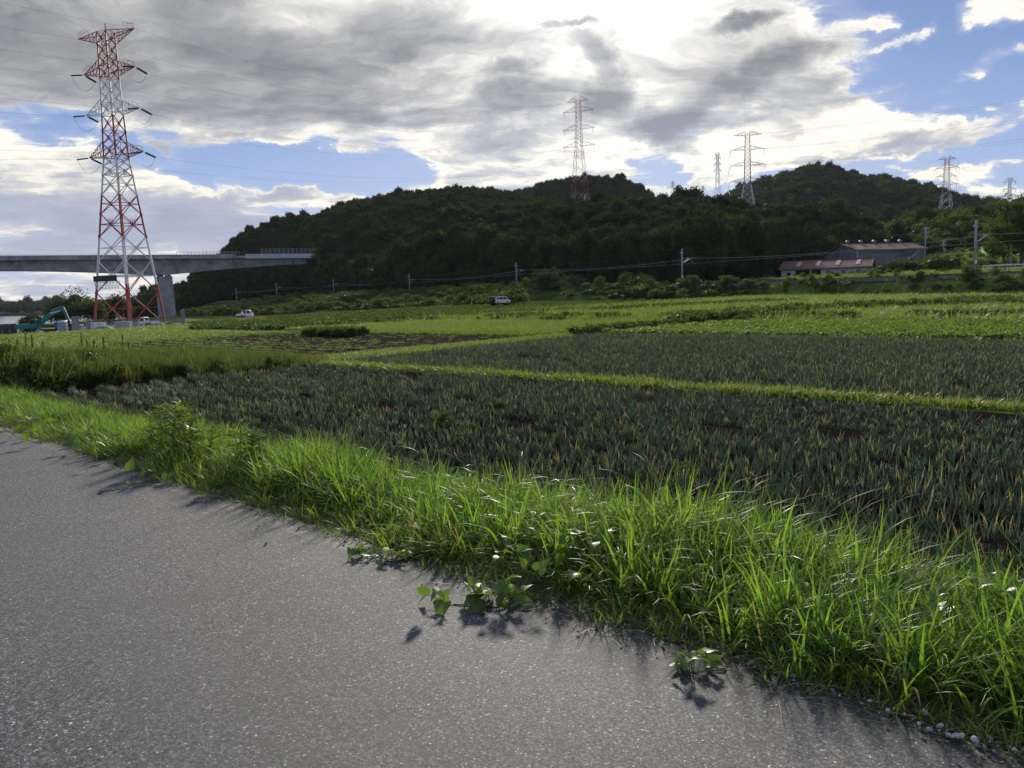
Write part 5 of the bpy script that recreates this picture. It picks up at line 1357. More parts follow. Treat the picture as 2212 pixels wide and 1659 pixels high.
# dark red girder over the stream, small posts
gp = at(595, 292.5, 193); gr = empty('small_girder_bridge', (gp.x, gp.y, Hf(gp.x, 193)), R(-58), 'short dark red railway girder among the bushes', 'bridge')
zg = gp.z - gr.location.z
MB().box(-3.4, 3.4, -.1, .1, zg - .45, zg + .45).box(-3.4, 3.4, -.25, .25, zg + .45, zg + .55).box(-3.4, 3.4, -.25, .25, zg - .55, zg - .45).build('girder', M_brown, gr)
m = MB()
for x in (-3, -1.5, 0, 1.5, 3): m.box(x-.06, x+.06, -.22, -.1, zg-.45, zg+.45)
m.build('stiffener', M_brown, gr); MB().box(-4.2, -3.4, -.8, .8, -1, zg + .3).box(3.4, 4.2, -.8, .8, -1, zg + .3).build('abutment', M_conc, gr)
for px, yt, yb, d, lab in ((593.5, 283, 291, 200, 'small signal post left above the dark red girder'), (629.5, 281.5, 290, 196, 'small signal post right of the dark red girder')):
    a_ = at(px, yt, d); b_ = at(px, yb + 3, d); r_ = empty('signal_post', b_, 0, lab, 'post')
    MB().tube([(0,0,0), (0,0,a_.z-b_.z)], .09, 6).build('post', M_pole, r_)
    MB().box(-.35, .05, -.1, .1, .9, 1.5).build('box', M_carwhite, r_)
# ================================================================== vehicles, people, yard
def wheel(root, x, y, r, w=.18):
    o = MB().cyl((0, 0, 0), r, w, 'y', 18).build('wheel', M_rubber, root, bevel=.015); o.location = (x, y, r)
    h = MB().cyl((0, 0, 0), r*.6, w+.02, 'y', 12).build('hub', M_steel, o); return o
def minivan(loc, rz):
    r_ = empty('minivan', loc, rz, 'small white minivan with its rear hatch open, parked among the fields', 'car')
    side = [(-1.7,.28), (1.66,.28), (1.72,.62), (1.55,.88), (1.18,.98), (.78,1.60), (.55,1.66), (-1.45,1.66), (-1.62,1.5), (-1.70,.9)]
    MB().prism(side, -.73, .73).build('body', M_carwhite, r_, bevel=.05)
    for sy in (-1, 1):
        y0, y1 = (.735, .742) if sy > 0 else (-.742, -.735)
        MB().prism([(.05,1.02), (1.05,1.02), (.70,1.50), (.05,1.52)], y0, y1).build('side_window', M_glass, r_)
        MB().prism([(-.85,1.02), (-.03,1.02), (-.03,1.52), (-.85,1.52)], y0, y1).build('side_window', M_glass, r_)
        MB().prism([(-1.45,1.06), (-.92,1.04), (-.92,1.52), (-1.40,1.50)], y0, y1).build('side_window', M_glass, r_)
        MB().box(.2, .36, y0-.01, y1+.01, .88, .92).build('door_handle', M_carwhite, r_)
        for x in (1.08, -1.12): wheel(r_, x, sy*.66, .29)
        MB().box(.85, .98, sy*.74, sy*.90, 1.0, 1.14).build('mirror', M_carwhite, r_)
        MB().box(1.62, 1.73, sy*.45-.14, sy*.45+.14, .66, .84).build('headlight', M_lampw, r_)
        MB().box(-1.73, -1.66, sy*.66-.06, sy*.66+.06, .8, 1.25).build('tail_light', M_lamp, r_)
    m = MB(); m.add([(1.17,-.62,1.02), (1.17,.62,1.02), (.82,.58,1.56), (.82,-.58,1.56)], [(0,1,2,3)]); w = m.build('windscreen', M_glass, r_); w.location = (.025, 0, .01)
    MB().box(-1.72, -1.69, -.6, .6, .5, 1.55).build('boot_shade', M_dark, r_)  # solid dark slab; shade of the open boot is put into its colour
    h = MB().prism([(-1.62,1.66), (-1.60,1.72), (-2.75,1.80), (-2.78,1.73)], -.62, .62).build('tailgate', M_carwhite, r_)
    MB().prism([(-1.85,1.655), (-2.45,1.70), (-2.45,1.71), (-1.85,1.665)], -.5, .5).build('pane', M_glass, h)
    return r_
def keitruck(loc, rz, label, bed=True, s=1.0):
    r_ = empty('small_truck', loc, rz, label, 'truck'); r_.scale = (s, s, s)
    MB().prism([(.35,.35), (1.62,.35), (1.68,.75), (1.62,1.05), (1.15,1.72), (1.0,1.76), (.45,1.76), (.36,1.65)], -.7, .7).build('cab', M_carwhite, r_, bevel=.04)
    for sy in (-1, 1):
        y0, y1 = (.705, .712) if sy > 0 else (-.712, -.705)
        MB().prism([(.55,1.05), (1.42,1.05), (1.06,1.58), (.55,1.60)], y0, y1).build('side_window', M_glass, r_)
        wheel(r_, 1.1, sy*.62, .27); wheel(r_, -.9, sy*.62, .27)
        MB().box(1.6, 1.7, sy*.5-.12, sy*.5+.12, .62, .8).build('headlight', M_lampw, r_)
    m = MB(); m.add([(1.62,-.6,1.06), (1.62,.6,1.06), (1.19,.55,1.68), (1.19,-.55,1.68)], [(0,1,2,3)]); w = m.build('windscreen', M_glass, r_); w.location = (.03, 0, .01)
    MB().box(.345, .36, -.5, .5, 1.1, 1.6).build('rear_window', M_glass, r_)
    m = MB().box(-1.7, .3, -.7, .7, .62, .70); m.box(-1.7, .3, -.72, -.68, .70, .98).box(-1.7, .3, .68, .72, .70, .98).box(-1.74, -1.70, -.7, .7, .70, .98)
    m.build('load_bed', M_carwhite, r_); MB().box(-1.65, 1.4, -.35, .35, .35, .62).build('chassis', M_black, r_)
    return r_
g = ground(503, 305.0); minivan((g.x, g.y, Hf(g.x, g.y) + .25), R(2))
g = ground(250, 319.5); keitruck((g.x - 1, g.y, Hf(g.x, g.y) + .3), R(3), 'little white pickup truck behind the tan strip of field near the bridge')

def person(joints, loc, rz, label, mats, scale=1.0, hat=None):
    """one continuous skinned body; joints {name: (x,y,z,r)} ; edges fixed"""
    names_ = ['pelvis','chest','neck','head','top','shL','elL','haL','shR','elR','haR','hiL','knL','anL','toL','hiR','knR','anR','toR']
    E = [('pelvis','chest'),('chest','neck'),('neck','head'),('head','top'),('chest','shL'),('shL','elL'),('elL','haL'),('chest','shR'),('shR','elR'),('elR','haR'),
         ('pelvis','hiL'),('hiL','knL'),('knL','anL'),('anL','toL'),('pelvis','hiR'),('hiR','knR'),('knR','anR'),('anR','toR')]
    me = bpy.data.meshes.new('person'); idx = {n: i for i, n in enumerate(names_)}
    me.from_pydata([joints[n][:3] for n in names_], [(idx[a], idx[b]) for a, b in E], [])
    root = empty('person', loc, rz, label, 'person'); root.scale = (scale,)*3
    o = bpy.data.objects.new('body', me); COL.objects.link(o)
    sk = o.modifiers.new('skin', 'SKIN'); sk.use_smooth_shade = True
    for n in names_:
        v = me.skin_vertices[0].data[idx[n]]; v.radius = (joints[n][3],)*2; v.use_root = (n == 'pelvis')
    sb = o.modifiers.new('sub', 'SUBSURF'); sb.levels = sb.render_levels = 1
    dg = bpy.context.evaluated_depsgraph_get(); ev = o.evaluated_get(dg); nm = bpy.data.meshes.new_from_object(ev)
    bpy.data.objects.remove(o); nm.name = 'body'; nm.materials.clear()
    for m_ in mats: nm.materials.append(m_)      # top cloth, trousers, skin, hair
    zc, zn, zs_ = joints['pelvis'][2], joints['neck'][2] , joints['head'][2]
    J = {k: Vector(v[:3]) for k, v in joints.items()}
    mi = []
    for p in nm.polygons:
        c = p.center; ds = {k: (c - J[k]).length for k in J}; k = min(ds, key=ds.get)
        mi.append(2 if k in ('haL','haR','head') else 3 if k == 'top' else 1 if k in ('hiL','hiR','knL','knR','anL','anR') else 3 if k in ('toL','toR') else 0)
    nm.polygons.foreach_set('material_index', mi); nm.polygons.foreach_set('use_smooth', [True]*len(mi))
    b = bpy.data.objects.new('body', nm); COL.objects.link(b); b.parent = root
    if hat:
        h = MB().cyl((0,0,0), .20, .02, 'z', 16).cyl((0,0,.05), .11, .1, 'z', 12, r2=.09).build('hat', hat, root); h.location = J['top'] + Vector((0, 0, .03))
    return root
stand = dict(pelvis=(0,0,.95,.15), chest=(0,0,1.30,.165), neck=(0,0,1.48,.06), head=(.01,0,1.60,.095), top=(.01,0,1.69,.08),
    shL=(0,.19,1.40,.065), elL=(.03,.25,1.13,.05), haL=(.12,.24,.90,.042), shR=(0,-.19,1.40,.065), elR=(.02,-.25,1.13,.05), haR=(.10,-.26,.88,.042),
    hiL=(0,.10,.88,.09), knL=(.03,.11,.50,.065), anL=(0,.12,.10,.045), toL=(.16,.13,.04,.04), hiR=(0,-.10,.88,.09), knR=(.01,-.11,.50,.065), anR=(-.03,-.12,.10,.045), toR=(.13,-.13,.04,.04))
bend = dict(pelvis=(-.15,0,.85,.15), chest=(.20,0,1.02,.16), neck=(.38,0,1.03,.06), head=(.47,0,.97,.095), top=(.54,0,.92,.08),
    shL=(.26,.18,1.0,.065), elL=(.36,.22,.74,.05), haL=(.45,.16,.52,.042), shR=(.26,-.18,1.0,.065), elR=(.38,-.22,.74,.05), haR=(.50,-.12,.50,.042),
    hiL=(-.13,.10,.80,.095), knL=(.05,.13,.46,.068), anL=(-.05,.13,.10,.045), toL=(.12,.14,.04,.04), hiR=(-.13,-.10,.80,.095), knR=(.02,-.13,.46,.068), anR=(-.10,-.13,.10,.045), toR=(.07,-.14,.04,.04))
def pz(px, py, d=None, off=0.0):
    g = ground(px, py) if d is None else at(px, py, d); return (g.x, g.y, Hf(g.x, g.y) + off)
person(bend, pz(619, 0, 168, .25), R(150), 'stooping person in pale blue working in the far field left of the barn', [M_cllight, M_clgrey, M_skin, M_clgrey], hat=M_hat)
person(stand, pz(220.6, 0, 150, .1), R(-70), 'person in a white shirt standing in the field right of the bridge pier', [M_clwhite, M_clgrey, M_skin, M_clgrey], hat=M_clwhite)
yard = lambda px, d: (at(px, 320, d).x, d, Hf(at(px, 320, d).x, d))
person(stand, yard(20.2, 151), R(-100), 'worker in blue overalls standing beside the dark site panels', [M_clblue, M_clblue, M_skin, M_clblue])
person(bend, yard(23.2, 152), R(20), 'worker in grey bending next to the worker in blue', [M_clgrey, M_clgrey, M_skin, M_hat])
person(stand, yard(30.5, 149), R(60), 'worker in dark blue in front of the excavator track', [M_clblue, M_clgrey, M_skin, M_clblue])

def excavator(loc, rz):
    r_ = empty('excavator', loc, rz, 'turquoise tracked excavator with raised boom in the works yard', 'excavator')
    for sy in (-1, 1):
        tk = MB().prism([(-1.9,.25), (-1.6,0), (1.6,0), (1.9,.25), (1.9,.6), (1.6,.85), (-1.6,.85), (-1.9,.6)], sy*1.25-.28, sy*1.25+.28).build('track', M_black, r_, bevel=.03)
        m = MB()
        for k in range(5): m.cyl((-1.4+.7*k, sy*1.25, .28), .2, .62, 'y', 12)
        m.cyl((-1.55, sy*1.25, .45), .34, .6, 'y', 14); m.cyl((1.55, sy*1.25, .45), .34, .6, 'y', 14); m.build('track_wheel', M_steel, tk)
    MB().box(-1.3, 1.3, -.9, .9, .4, 1.0).build('undercarriage', M_black, r_)
    MB().prism([(-2.6,1.05), (1.1,1.05), (1.1,1.8), (.2,1.9), (-2.1,1.95), (-2.6,1.7)], -1.3, 1.3).build('house', M_turq, r_, bevel=.05)
    MB().box(-2.75, -2.1, -1.25, 1.25, 1.02, 1.85).build('counterweight', M_turq, r_, bevel=.1)
    cab = MB().prism([(.15,1.85), (1.35,1.10), (1.5,1.5), (1.3,2.75), (1.1,2.85), (.2,2.85)], -1.28, -.35).build('cab', M_turq, r_, bevel=.04)
    MB().prism([(.32,1.95), (1.25,1.95), (1.17,2.65), (.32,2.70)], -1.30, -1.285).build('window', M_glass, cab)
    MB().box(1.36, 1.40, -1.2, -.45, 1.6, 2.6).build('windscreen', M_glass, cab)
    m = MB(); bp_ = [(1.0,1.5), (1.3,2.3), (3.1,3.9), (5.9,4.75), (6.05,4.35), (3.4,3.15), (1.7,1.5)]
    m.prism(bp_, -.18, .22).build('boom', M_turq, r_, bevel=.03)
    m = MB(); m.prism([(5.5,5.05), (6.1,5.0), (7.0,2.3), (6.65,2.15), (5.75,4.2)], -.14, .18).build('arm', M_turq, r_, bevel=.03)
    m = MB(); m.prism([(6.55,2.35), (7.05,2.25), (7.2,1.6), (6.8,.95), (6.1,1.0), (5.95,1.55), (6.35,1.75)], -.45, .49).build('bucket', M_black, r_, bevel=.02)
    m = MB(); m.tube([(1.5,.05,1.9), (2.6,.05,3.2)], .09, 8); m.tube([(3.6,.05,4.25), (5.55,.05,5.0)], .08, 8); m.tube([(6.0,.05,4.5), (6.6,.05,2.9)], .07, 8)
    m.build('hydraulic_cylinder', M_steel, r_)
    m = MB()
    for k in range(5): m.box(3.6 + .38*k, 3.85 + .38*k, -.20, -.19, 3.72 + .09*k, 3.95 + .09*k)
    m.build('lettering_block', M_carwhite, r_)
    MB().tube([(-1.3,.6,1.9), (-1.3,.6,2.5)], .07, 8).build('exhaust_pipe', M_black, r_)
    return r_
p = yard(31.8, 152); excavator((p[0], p[1], p[2]), R(4))

# portable toilet, blue container, panels and fence
p = yard(62, 148); r_ = empty('portable_toilet', p, R(10), 'grey and blue portable toilet with a pale domed top beside the excavator', 'toilet')
MB().box(-.75, .75, -.55, .55, .12, 2.0).build('cabin', M_greyp, r_, bevel=.06)
MB().prism([(-.78,2.0), (-.5,2.25), (0,2.33), (.5,2.25), (.78,2.0)], -.58, .58).build('roof', M_carwhite, r_, bevel=.04)
MB().box(-.30, .35, -.58, -.55, .2, 1.95).build('door', M_greyp, r_); MB().box(-.8, .8, -.6, .6, 0, .12).build('base', M_black, r_)
p = yard(58.2, 150); r_ = empty('blue_tank', p, 0, 'tall blue plastic box behind the portable toilet', 'box')
MB().box(-.5, .5, -.5, .5, .1, 2.05).build('shell', M_bluep, r_, bevel=.08); MB().box(-.56, .56, -.56, .56, 0, .1).build('base', M_black, r_); MB().cyl((0,0,2.1), .25, .12).build('lid', M_carwhite, r_)
def panel_wall(px0, px1, d0, d1, h, label, mat, gap=None, wid=1.0):
    a_ = Vector(yard(px0, d0)); b_ = Vector(yard(px1, d1)); n = max(1, int((b_ - a_).length / wid))
    r_ = empty('site_panel_fence', a_, math.atan2(b_.y-a_.y, b_.x-a_.x), label, 'fence'); L = (b_-a_).length / n
    for k in range(n):
        if gap and k in gap: MB().box(k*L+.03, k*L+L*.45, -.03, .03, 0, h*.95).build('panel', M_carwhite, r_); continue
        m = MB().box(k*L+.02, (k+1)*L-.02, -.03, .03, .05, h)
        for j in range(4): m.box(k*L + L*(j+.3)/4, k*L + L*(j+.3)/4 + .06, -.06, -.03, .05, h)
        m.build('panel', mat, r_)
    return r_
panel_wall(-14, 16, 149, 152, 2.1, 'row of dark site panels with white ones between at the left edge', plain('dark_site_panel', (.05, .055, .06), .6), gap=(5, 8, 11), wid=1.1)
panel_wall(71.5, 79, 146, 147, 3.0, 'tall grey sheet panels right of the portable toilet', M_sheet, wid=.95)
panel_wall(86, 90.5, 150, 150, 2.5, 'narrow grey sheet panels left of the big pylon', M_sheet, wid=.9)
panel_wall(181.5, 185, 152, 153, 3.0, 'grey sheet panels at the right end of the yard fence', M_sheet, wid=.9)
def mesh_fence(px0, px1, d0, d1, h, label, n):
    a_ = Vector(yard(px0, d0)); b_ = Vector(yard(px1, d1)); L = (b_-a_).length
    r_ = empty('mesh_fence', a_, math.atan2(b_.y-a_.y, b_.x-a_.x), label, 'fence')
    for k in range(n+1): MB().tube([(L*k/n,0,-.6), (L*k/n,0,h)], .04, 6).build('post', M_mesh, r_)
    m = MB()
    for z in np.arange(.1, h, .28): m.beam((0,0,z), (L,0,z), .022)
    for x in np.arange(0, L, .25): m.beam((x,0,-.4), (x,0,h), .018)
    o = m.build('wire_mesh', M_mesh, r_, recalc=False); o['kind'] = 'stuff'
    for z in (.05, h): MB().beam((0,0,z), (L,0,z), .05).build('rail', M_mesh, r_)
mesh_fence(79.5, 181, 148, 152, 2.2, 'grey wire mesh fence in front of the big pylon', 16)
for px, d, w, h, lab, mt in ((123, 158, 3.0, 1.6, 'white ribbed cabinet behind the mesh fence under the pylon', M_trim), (96, 165, 3.6, 1.5, 'white site cabin left of the pylon legs', M_carwhite), (157, 168, 2.4, .9, 'low pale equipment box near the right pylon leg', M_trim)):
    p = yard(px, d); r_ = empty('site_cabinet', p, 0, lab, 'cabinet'); MB().box(-w/2, w/2, -.7, .7, .15, h).build('body', mt, r_, bevel=.03)
    m = MB()
    for k in range(7): m.box(-w/2 + w*(k+.5)/7 - .03, -w/2 + w*(k+.5)/7 + .03, -.73, -.7, .2, h - .05)
    m.build('door_rib', M_sheet, r_); MB().box(-w/2 + .1, w/2 - .1, -.6, .6, 0, .15).build('base', M_black, r_)
p = yard(71, 170); keitruck(p, R(178), 'white truck parked behind the excavator arm', s=1.25)
p = yard(148.5, 175); keitruck((p[0], p[1], p[2]), R(170), 'white truck behind the mesh fence right of the pylon centre leg', s=1.2)
p = yard(103, 152); r_ = empty('tarp_heap', p, 0, 'green tarpaulin heap behind the mesh fence', 'tarpaulin')
V, F = ico((0,0,.2), 1.6, 3, .45, np.random.default_rng(3)); o = link('cover', npmesh('cover', V, F, [plain('green_tarp', (.05, .16, .13), .7)], smooth=True), parent=r_)
for px, d, l, lab in ((49, 158, 9, 'pale concrete kerb block row behind the excavator'), (90, 160, 6, 'pale low barrier left of the pylon')):
    p = yard(px, d); r_ = empty('barrier', p, 0, lab, 'barrier')
    for k in range(int(l/1.5)): MB().prism([(-.3,0), (.3,0), (.12,.7), (-.12,.7)], k*1.5 - l/2, k*1.5 - l/2 + 1.46, axis='x').build('block', M_concnew, r_)
p = yard(52, 150.5); r_ = empty('steel_plate_stack', p, 0, 'rust brown steel plates stacked beside the toilet', 'steel plates')
for k in range(5): MB().box(-1.6 + .05*k, 4.2 - .04*k, -1, 1, .18*k, .18*k+.15).build('plate', M_brown, r_)
p = yard(41, 149.5); MBx = MB().prism([(-.35,0), (.35,0), (.28,.55), (.22,.6), (-.22,.6), (-.28,.55)], -.25, .25)
o = MBx.build('white_crate', M_carwhite, bevel=.02); o.location = p; tag(o, 'small white box on the ground in front of the excavator', 'box')

# clipped block of tall crop beside the ploughed plot
c1 = ground(*q(652, 730)); c2 = ground(*q(735, 732)); 
rg = np.random.default_rng(5); nb = 260; u = rg.uniform(0, 1, nb); v = rg.uniform(0, 1, nb)
X = c1.x + (c2.x - c1.x) * u + v * 1.6; Y = c1.y + (c2.y - c1.y) * u + v * 2.2
hedgev = [crown_mesh('hedge_clump', 500+i, .45, 1.0, 6, .07, 260, M_darkweed, core=.5, cz=.55, spread=.6, fill=.4) for i in range(3)]
tag(scatter('tall_crop_block', np.stack([X, Y, H(X, Y)], 1), hedgev, scl=rg.uniform(.75, .95, nb), seed=9), 'clipped dense block of tall green plants on the edge of the ploughed plot', 'crop', kind='stuff')

# ---- individual trees
M_bark = plain('tree_bark', (.09, .07, .055), .9, var=.3, scale=2, bump=.4)
def tree(px, d, w, h, label, seed, mat=None, group=None, trunk_h=.25, nleaf=2600, leaf=.34, z=None, lobes=16):
    p = at(px, 300, d); zb = Hf(p.x, d) - .3 if z is None else z
    r_ = empty('broadleaf_tree', (p.x, d, zb), random.uniform(0, 6), label, 'tree', group)
    rg = random.Random(seed); m = MB(); th = h * trunk_h
    m.tube([(0,0,0), (.1,.05,th*.5), (0,.1,th), (.15,0,h*.55)], .03*h, 8, r2=.012*h)
    for k in range(7):
        a = k * .9 + rg.random(); z0 = th * (.8 + .1*k); r0 = w * .36 * rg.uniform(.7, 1.1)
        m.tube([(0,.1,z0), (math.cos(a)*r0*.5, math.sin(a)*r0*.5, z0 + h*.14), (math.cos(a)*r0, math.sin(a)*r0, z0 + h*rg.uniform(.2, .34))], .012*h, 5, r2=.004*h)
    m.build('trunk', M_bark, r_, smooth=True)
    me = crown_mesh('crown', seed, w*.5, h*.85, lobes, leaf, nleaf, mat or M_wood, core=.50, cz=h*.56, spread=.72, fill=.45)
    o = bpy.data.objects.new('crown', me); COL.objects.link(o); o.parent = r_
    return r_
M_wood3 = leafmat('river_tree_leaves', (.030, .050, .018), (.075, .095, .028), trans=.35, gloss=.03, tcol=(1.4, 1.3, .6))
tree(71, 232, 14, 9.8, 'spreading tree with airy crown between the river and the big pylon', 601, M_wood3, nleaf=3600)
tree(58, 236, 8, 6.5, 'lower leafy tree at the left foot of the spreading riverside tree', 602, M_wood3)
tree(86, 225, 10, 7.5, 'dense low tree on the right side of the spreading riverside tree', 603, M_wood3)
tree(117, 250, 10, 9.2, 'round-headed tree seen between the pylon legs', 604, M_wood3)
tree(102, 245, 9, 5.8, 'low tree left of the round-headed tree behind the pylon', 605, M_wood3)
tree(141, 372, 14, 12.0, 'dark tree behind the right pylon leg', 606)
tree(155, 385, 15, 15.5, 'taller dark tree left of the bridge pier', 607)
tree(168, 395, 14, 13.0, 'dark tree half hidden behind the bridge pier', 608)
tree(31, 215, 6, 3.8, 'small bush on the river bank behind the excavator', 609, M_wood3, nleaf=900)
tree(24, 222, 5, 3.0, 'low bush at the water edge left of the excavator boom', 612, M_wood3, nleaf=700)
tree(1019, 150, 13, 15, 'big olive-green tree cut by the right edge of the picture', 610, M_wood2, nleaf=4200)
tree(1003, 175, 9, 9, 'smaller tree beside the big tree at the right edge', 611, M_wood2)
for i, (px, d, w, h, lab) in enumerate(((555, 200, 11, 6.2, 'big rounded bush beside the railway pole right of the minivan'), (573, 197, 7, 4.4, 'lower bush right of the big rounded bush'), (640, 186, 6, 3.8, 'yellowish bush right of the dark red girder'),
    (890, 176, 6, 2.6, 'low rounded bush in front of the shed gable'), (912, 172, 8, 2.8, 'low spreading bush in front of the large barn'), (938, 165, 9, 4.0, 'bush clump left of the near right railway pole'), (350, 268, 9, 5.0, 'yellow-green bush under the end of the bridge'), (470, 230, 8, 4.0, 'dark bush above the minivan at the foot of the wood'))):
    p = at(px, 300, d); r_ = empty('bush', (p.x, d, Hf(p.x, d) - .3), 0, lab, 'bush')
    me = crown_mesh('foliage', 700+i, w*.5, h*.9, 12, .26, 1500, M_wood3, core=.6, cz=h*.42, spread=.75, fill=.4); o = bpy.data.objects.new('foliage', me); COL.objects.link(o); o.parent = r_
    MB().tube([(0,0,0), (.1,0,h*.4)], .1, 6).tube([(0,0,0), (-.5,.2,h*.4)], .07, 6).build('stem', M_bark, r_)

# tall lone weed stalks behind the left weed bank
for i, (vx, vy, hh) in enumerate(((178, 735, 2.0), (190, 742, 1.6), (226, 745, 1.9), (268, 742, 2.1), (280, 748, 1.5), (58, 735, 2.2), (72, 738, 2.0), (40, 740, 1.7), (95, 742, 1.4), (205, 738, 1.3))):
    g = G(vx, vy + 22); r_ = empty('weed_stalk', (g.x, g.y, Hf(g.x, g.y) - .1), 0, ['thick', 'short', 'slender', 'tall', 'thin', 'bushy', 'leafy', 'leaning', 'low', 'stubby'][i] + ' dark weed stalk standing above the meadow ' + ['under the site panels', 'just right of the thick one', 'below the mesh fence', 'right of the others, below the pylon', 'beside the tall one', 'near the left edge', 'second near the left edge', 'closest to the left edge', 'below the toilet', 'between the thick and slender ones'][i], 'plant', 'lone weed stalks above the meadow')
    hh *= .62; MB().tube([(0,0,0), (.10 - .02*i,0,hh)], .014, 5, r2=.005).build('stem', M_bark, r_)
    rg = np.random.default_rng(800+i); n = 160; zz = rg.uniform(.15, 1.0, n)*hh; a = rg.uniform(0, 6.28, n); rad = .10*(1.15 - zz/hh)*rg.uniform(.3, 1.2, n)
    C = np.stack([np.cos(a)*rad, np.sin(a)*rad, zz], 1); nr = np.stack([np.cos(a), np.sin(a), rg.uniform(-.2, .8, n)], 1); nr /= np.linalg.norm(nr, axis=1)[:, None]
    V, F, rr_ = unit_quads(C, nr, .06*rg.uniform(.6, 1.3, n), rg, 2.4); link('foliage', npmesh('foliage', V, F, [M_field], attrs={'rnd': rr_}), parent=r_)

# ================================================================== foreground details
M_kudzu = leafmat('broad_leaf', (.060, .130, .022), (.150, .225, .030), trans=.45, gloss=.05, grough=.4, tcol=(1.5, 1.55, .4))
M_vine = plain('vine_stem', (.16, .17, .06), .7)
M_weedleaf = leafmat('goldenrod_leaf', (.075, .140, .035), (.170, .245, .060), trans=.45, gloss=.015, tcol=(1.5, 1.5, .5))
def broad_leaf(name, lobed, seed):
    rg = random.Random(seed); out = []
    n = 18
    for k in range(n):
        a = 2*math.pi*k/n; rr = .5 * (1 - .10*math.cos(a)) * (1 + (.30*math.cos(3*a + .2) if lobed else .10*math.cos(3*a) + .04*math.cos(2*a)))
        if k == 0: rr *= 1.35
        if k == n//2: rr *= .62
        out.append((rr*math.cos(a) + .45, rr*math.sin(a)*.86))
    V = [(.45, 0, .0)] + [(x*.5+.225, y*.5, 0) for x, y in out] + [(x, y, 0) for x, y in out]
    V = [(x, y, .12*abs(y)**1.2*1.6 - .22*(x-.3)**2 + .02*math.sin(9*x+seed)*abs(y)) for x, y, z in V]
    F = []
    for k in range(n):
        k2 = (k+1) % n; F.append((0, 1+k, 1+k2)); F.append((1+k, 1+n+k, 1+n+k2)); F.append((1+k, 1+n+k2, 1+k2))
    return npmesh(name, V, F, [M_kudzu], smooth=True, attrs={'rnd': np.full(len(V), rg.random())})
kl = [broad_leaf('leaf', i % 2 == 0, i) for i in range(6)]
def vine(pts, n, size, label, seed, lift=(.05, .16), spread=.12, stem=True, group='broad-leaved vines along the road edge'):
    """pts in 2212-view pixels; leaves in threes along the runner"""
    P = [G(*p) for p in pts]; rg = random.Random(seed)
    base = P[0].copy(); root = empty('creeping_vine', base, 0, label, 'vine', group)
    L = [Vector((p.x, p.y, Hf(p.x, p.y) + .015)) - base for p in P]
    if stem and len(L) > 1:
        dense = []
        for a, b in zip(L[:-1], L[1:]):
            for k in range(5): dense.append(a.lerp(b, k/5) + Vector((rg.uniform(-.008, .008), rg.uniform(-.008, .008), rg.uniform(0, .012))))
        dense.append(L[-1]); MB().tube(dense, .0035, 5).build('stem', M_vine, root, smooth=True)
    pet = MB()
    for i in range(n):
        u = rg.random() * (len(L) - 1); k = min(int(u), len(L) - 2) if len(L) > 1 else 0
        c = L[k].lerp(L[k+1], u - k) if len(L) > 1 else L[0].copy()
        c += Vector((rg.uniform(-spread, spread), rg.uniform(-spread, spread), rg.uniform(*lift)))
        o = bpy.data.objects.new('leaf', kl[rg.randrange(6)]); COL.objects.link(o); o.parent = root; o.location = c
        s = size * rg.uniform(.65, 1.2); o.scale = (s, s*rg.uniform(.75, 1.1), s*rg.uniform(.8, 2.2))
        o.rotation_euler = (rg.gauss(0, .5), rg.gauss(.15, .45), rg.uniform(0, 6.28))
        b0 = L[k].lerp(L[k+1], u - k) if len(L) > 1 else L[0].copy()
        pet.tube([b0, b0.lerp(c, .5) + Vector((0, 0, .25*(c - b0).z + .004)), c], .0022, 4)
    pet.build('petiole', M_vine, root, recalc=False)['kind'] = 'stuff'
    return root
vine([(950, 1318), (1010, 1312), (1070, 1318), (1130, 1310)], 34, .085, 'largest leafy vine spilling furthest onto the asphalt, with a big cluster of lobed leaves', 1, (.02, .11), .07)
vine([(778, 1205), (830, 1215), (870, 1215), (905, 1195)], 18, .07, 'small vine reaching onto the asphalt upper left of the largest vine', 2, (.015, .07), .05)
vine([(1000, 1170), (1080, 1150), (1120, 1130)], 34, .085, 'pale vine leaves deep in the grass above the largest vine', 3, (.12, .28), .16)
vine([(1120, 1290), (1200, 1265), (1260, 1250), (1330, 1265)], 60, .085, 'broad vine patch hidden in the grass right of the largest vine', 4, (.12, .30), .20)
vine([(1200, 1225), (1270, 1190), (1350, 1180)], 46, .085, 'vine leaves high in the grass in the middle of the verge', 5, (.14, .30), .20)
vine([(1385, 1320), (1450, 1310), (1530, 1310)], 18, .08, 'few bright rounded leaves low in the grass right of the broad vine patch', 6, (.05, .18), .10)
vine([(1465, 1448), (1510, 1465), (1570, 1450)], 12, .075, 'dark drooping vine leaves over the kerbless asphalt edge, lower right of centre', 7, (.02, .09), .06)
vine([(2040, 1425), (2100, 1420), (2160, 1440)], 14, .10, 'big yellow-green vine leaves near the right edge of the picture', 8, (.22, .38), .12)
vine([(2080, 1355), (2150, 1350)], 12, .10, 'bright vine leaves standing above the grass at the right edge', 9, (.25, .45), .12)
vine([(275, 1030), (300, 1036), (345, 1045), (365, 1048)], 12, .10, 'vine with bright leaves on the asphalt edge, left, beside a grass tuft', 10, (.03, .10), .07)
vine([(215, 1068), (270, 1060), (300, 1056), (340, 1052)], 2, .11, 'thin runner with a single curled leaf lying on the asphalt at left', 11, (.02, .05), .03)
vine([(420, 1083), (455, 1080), (500, 1078)], 2, .09, 'two vine leaves on the asphalt right of the curled leaf', 12, (.03, .08), .04)
vine([(150, 968), (210, 985), (260, 1000)], 14, .12, 'yellowish vine leaves at the far left part of the verge', 13, (.06, .28), .15)
vine([(10, 930), (50, 950), (90, 962)], 12, .12, 'vine leaves at the left edge of the picture', 14, (.08, .3), .18)
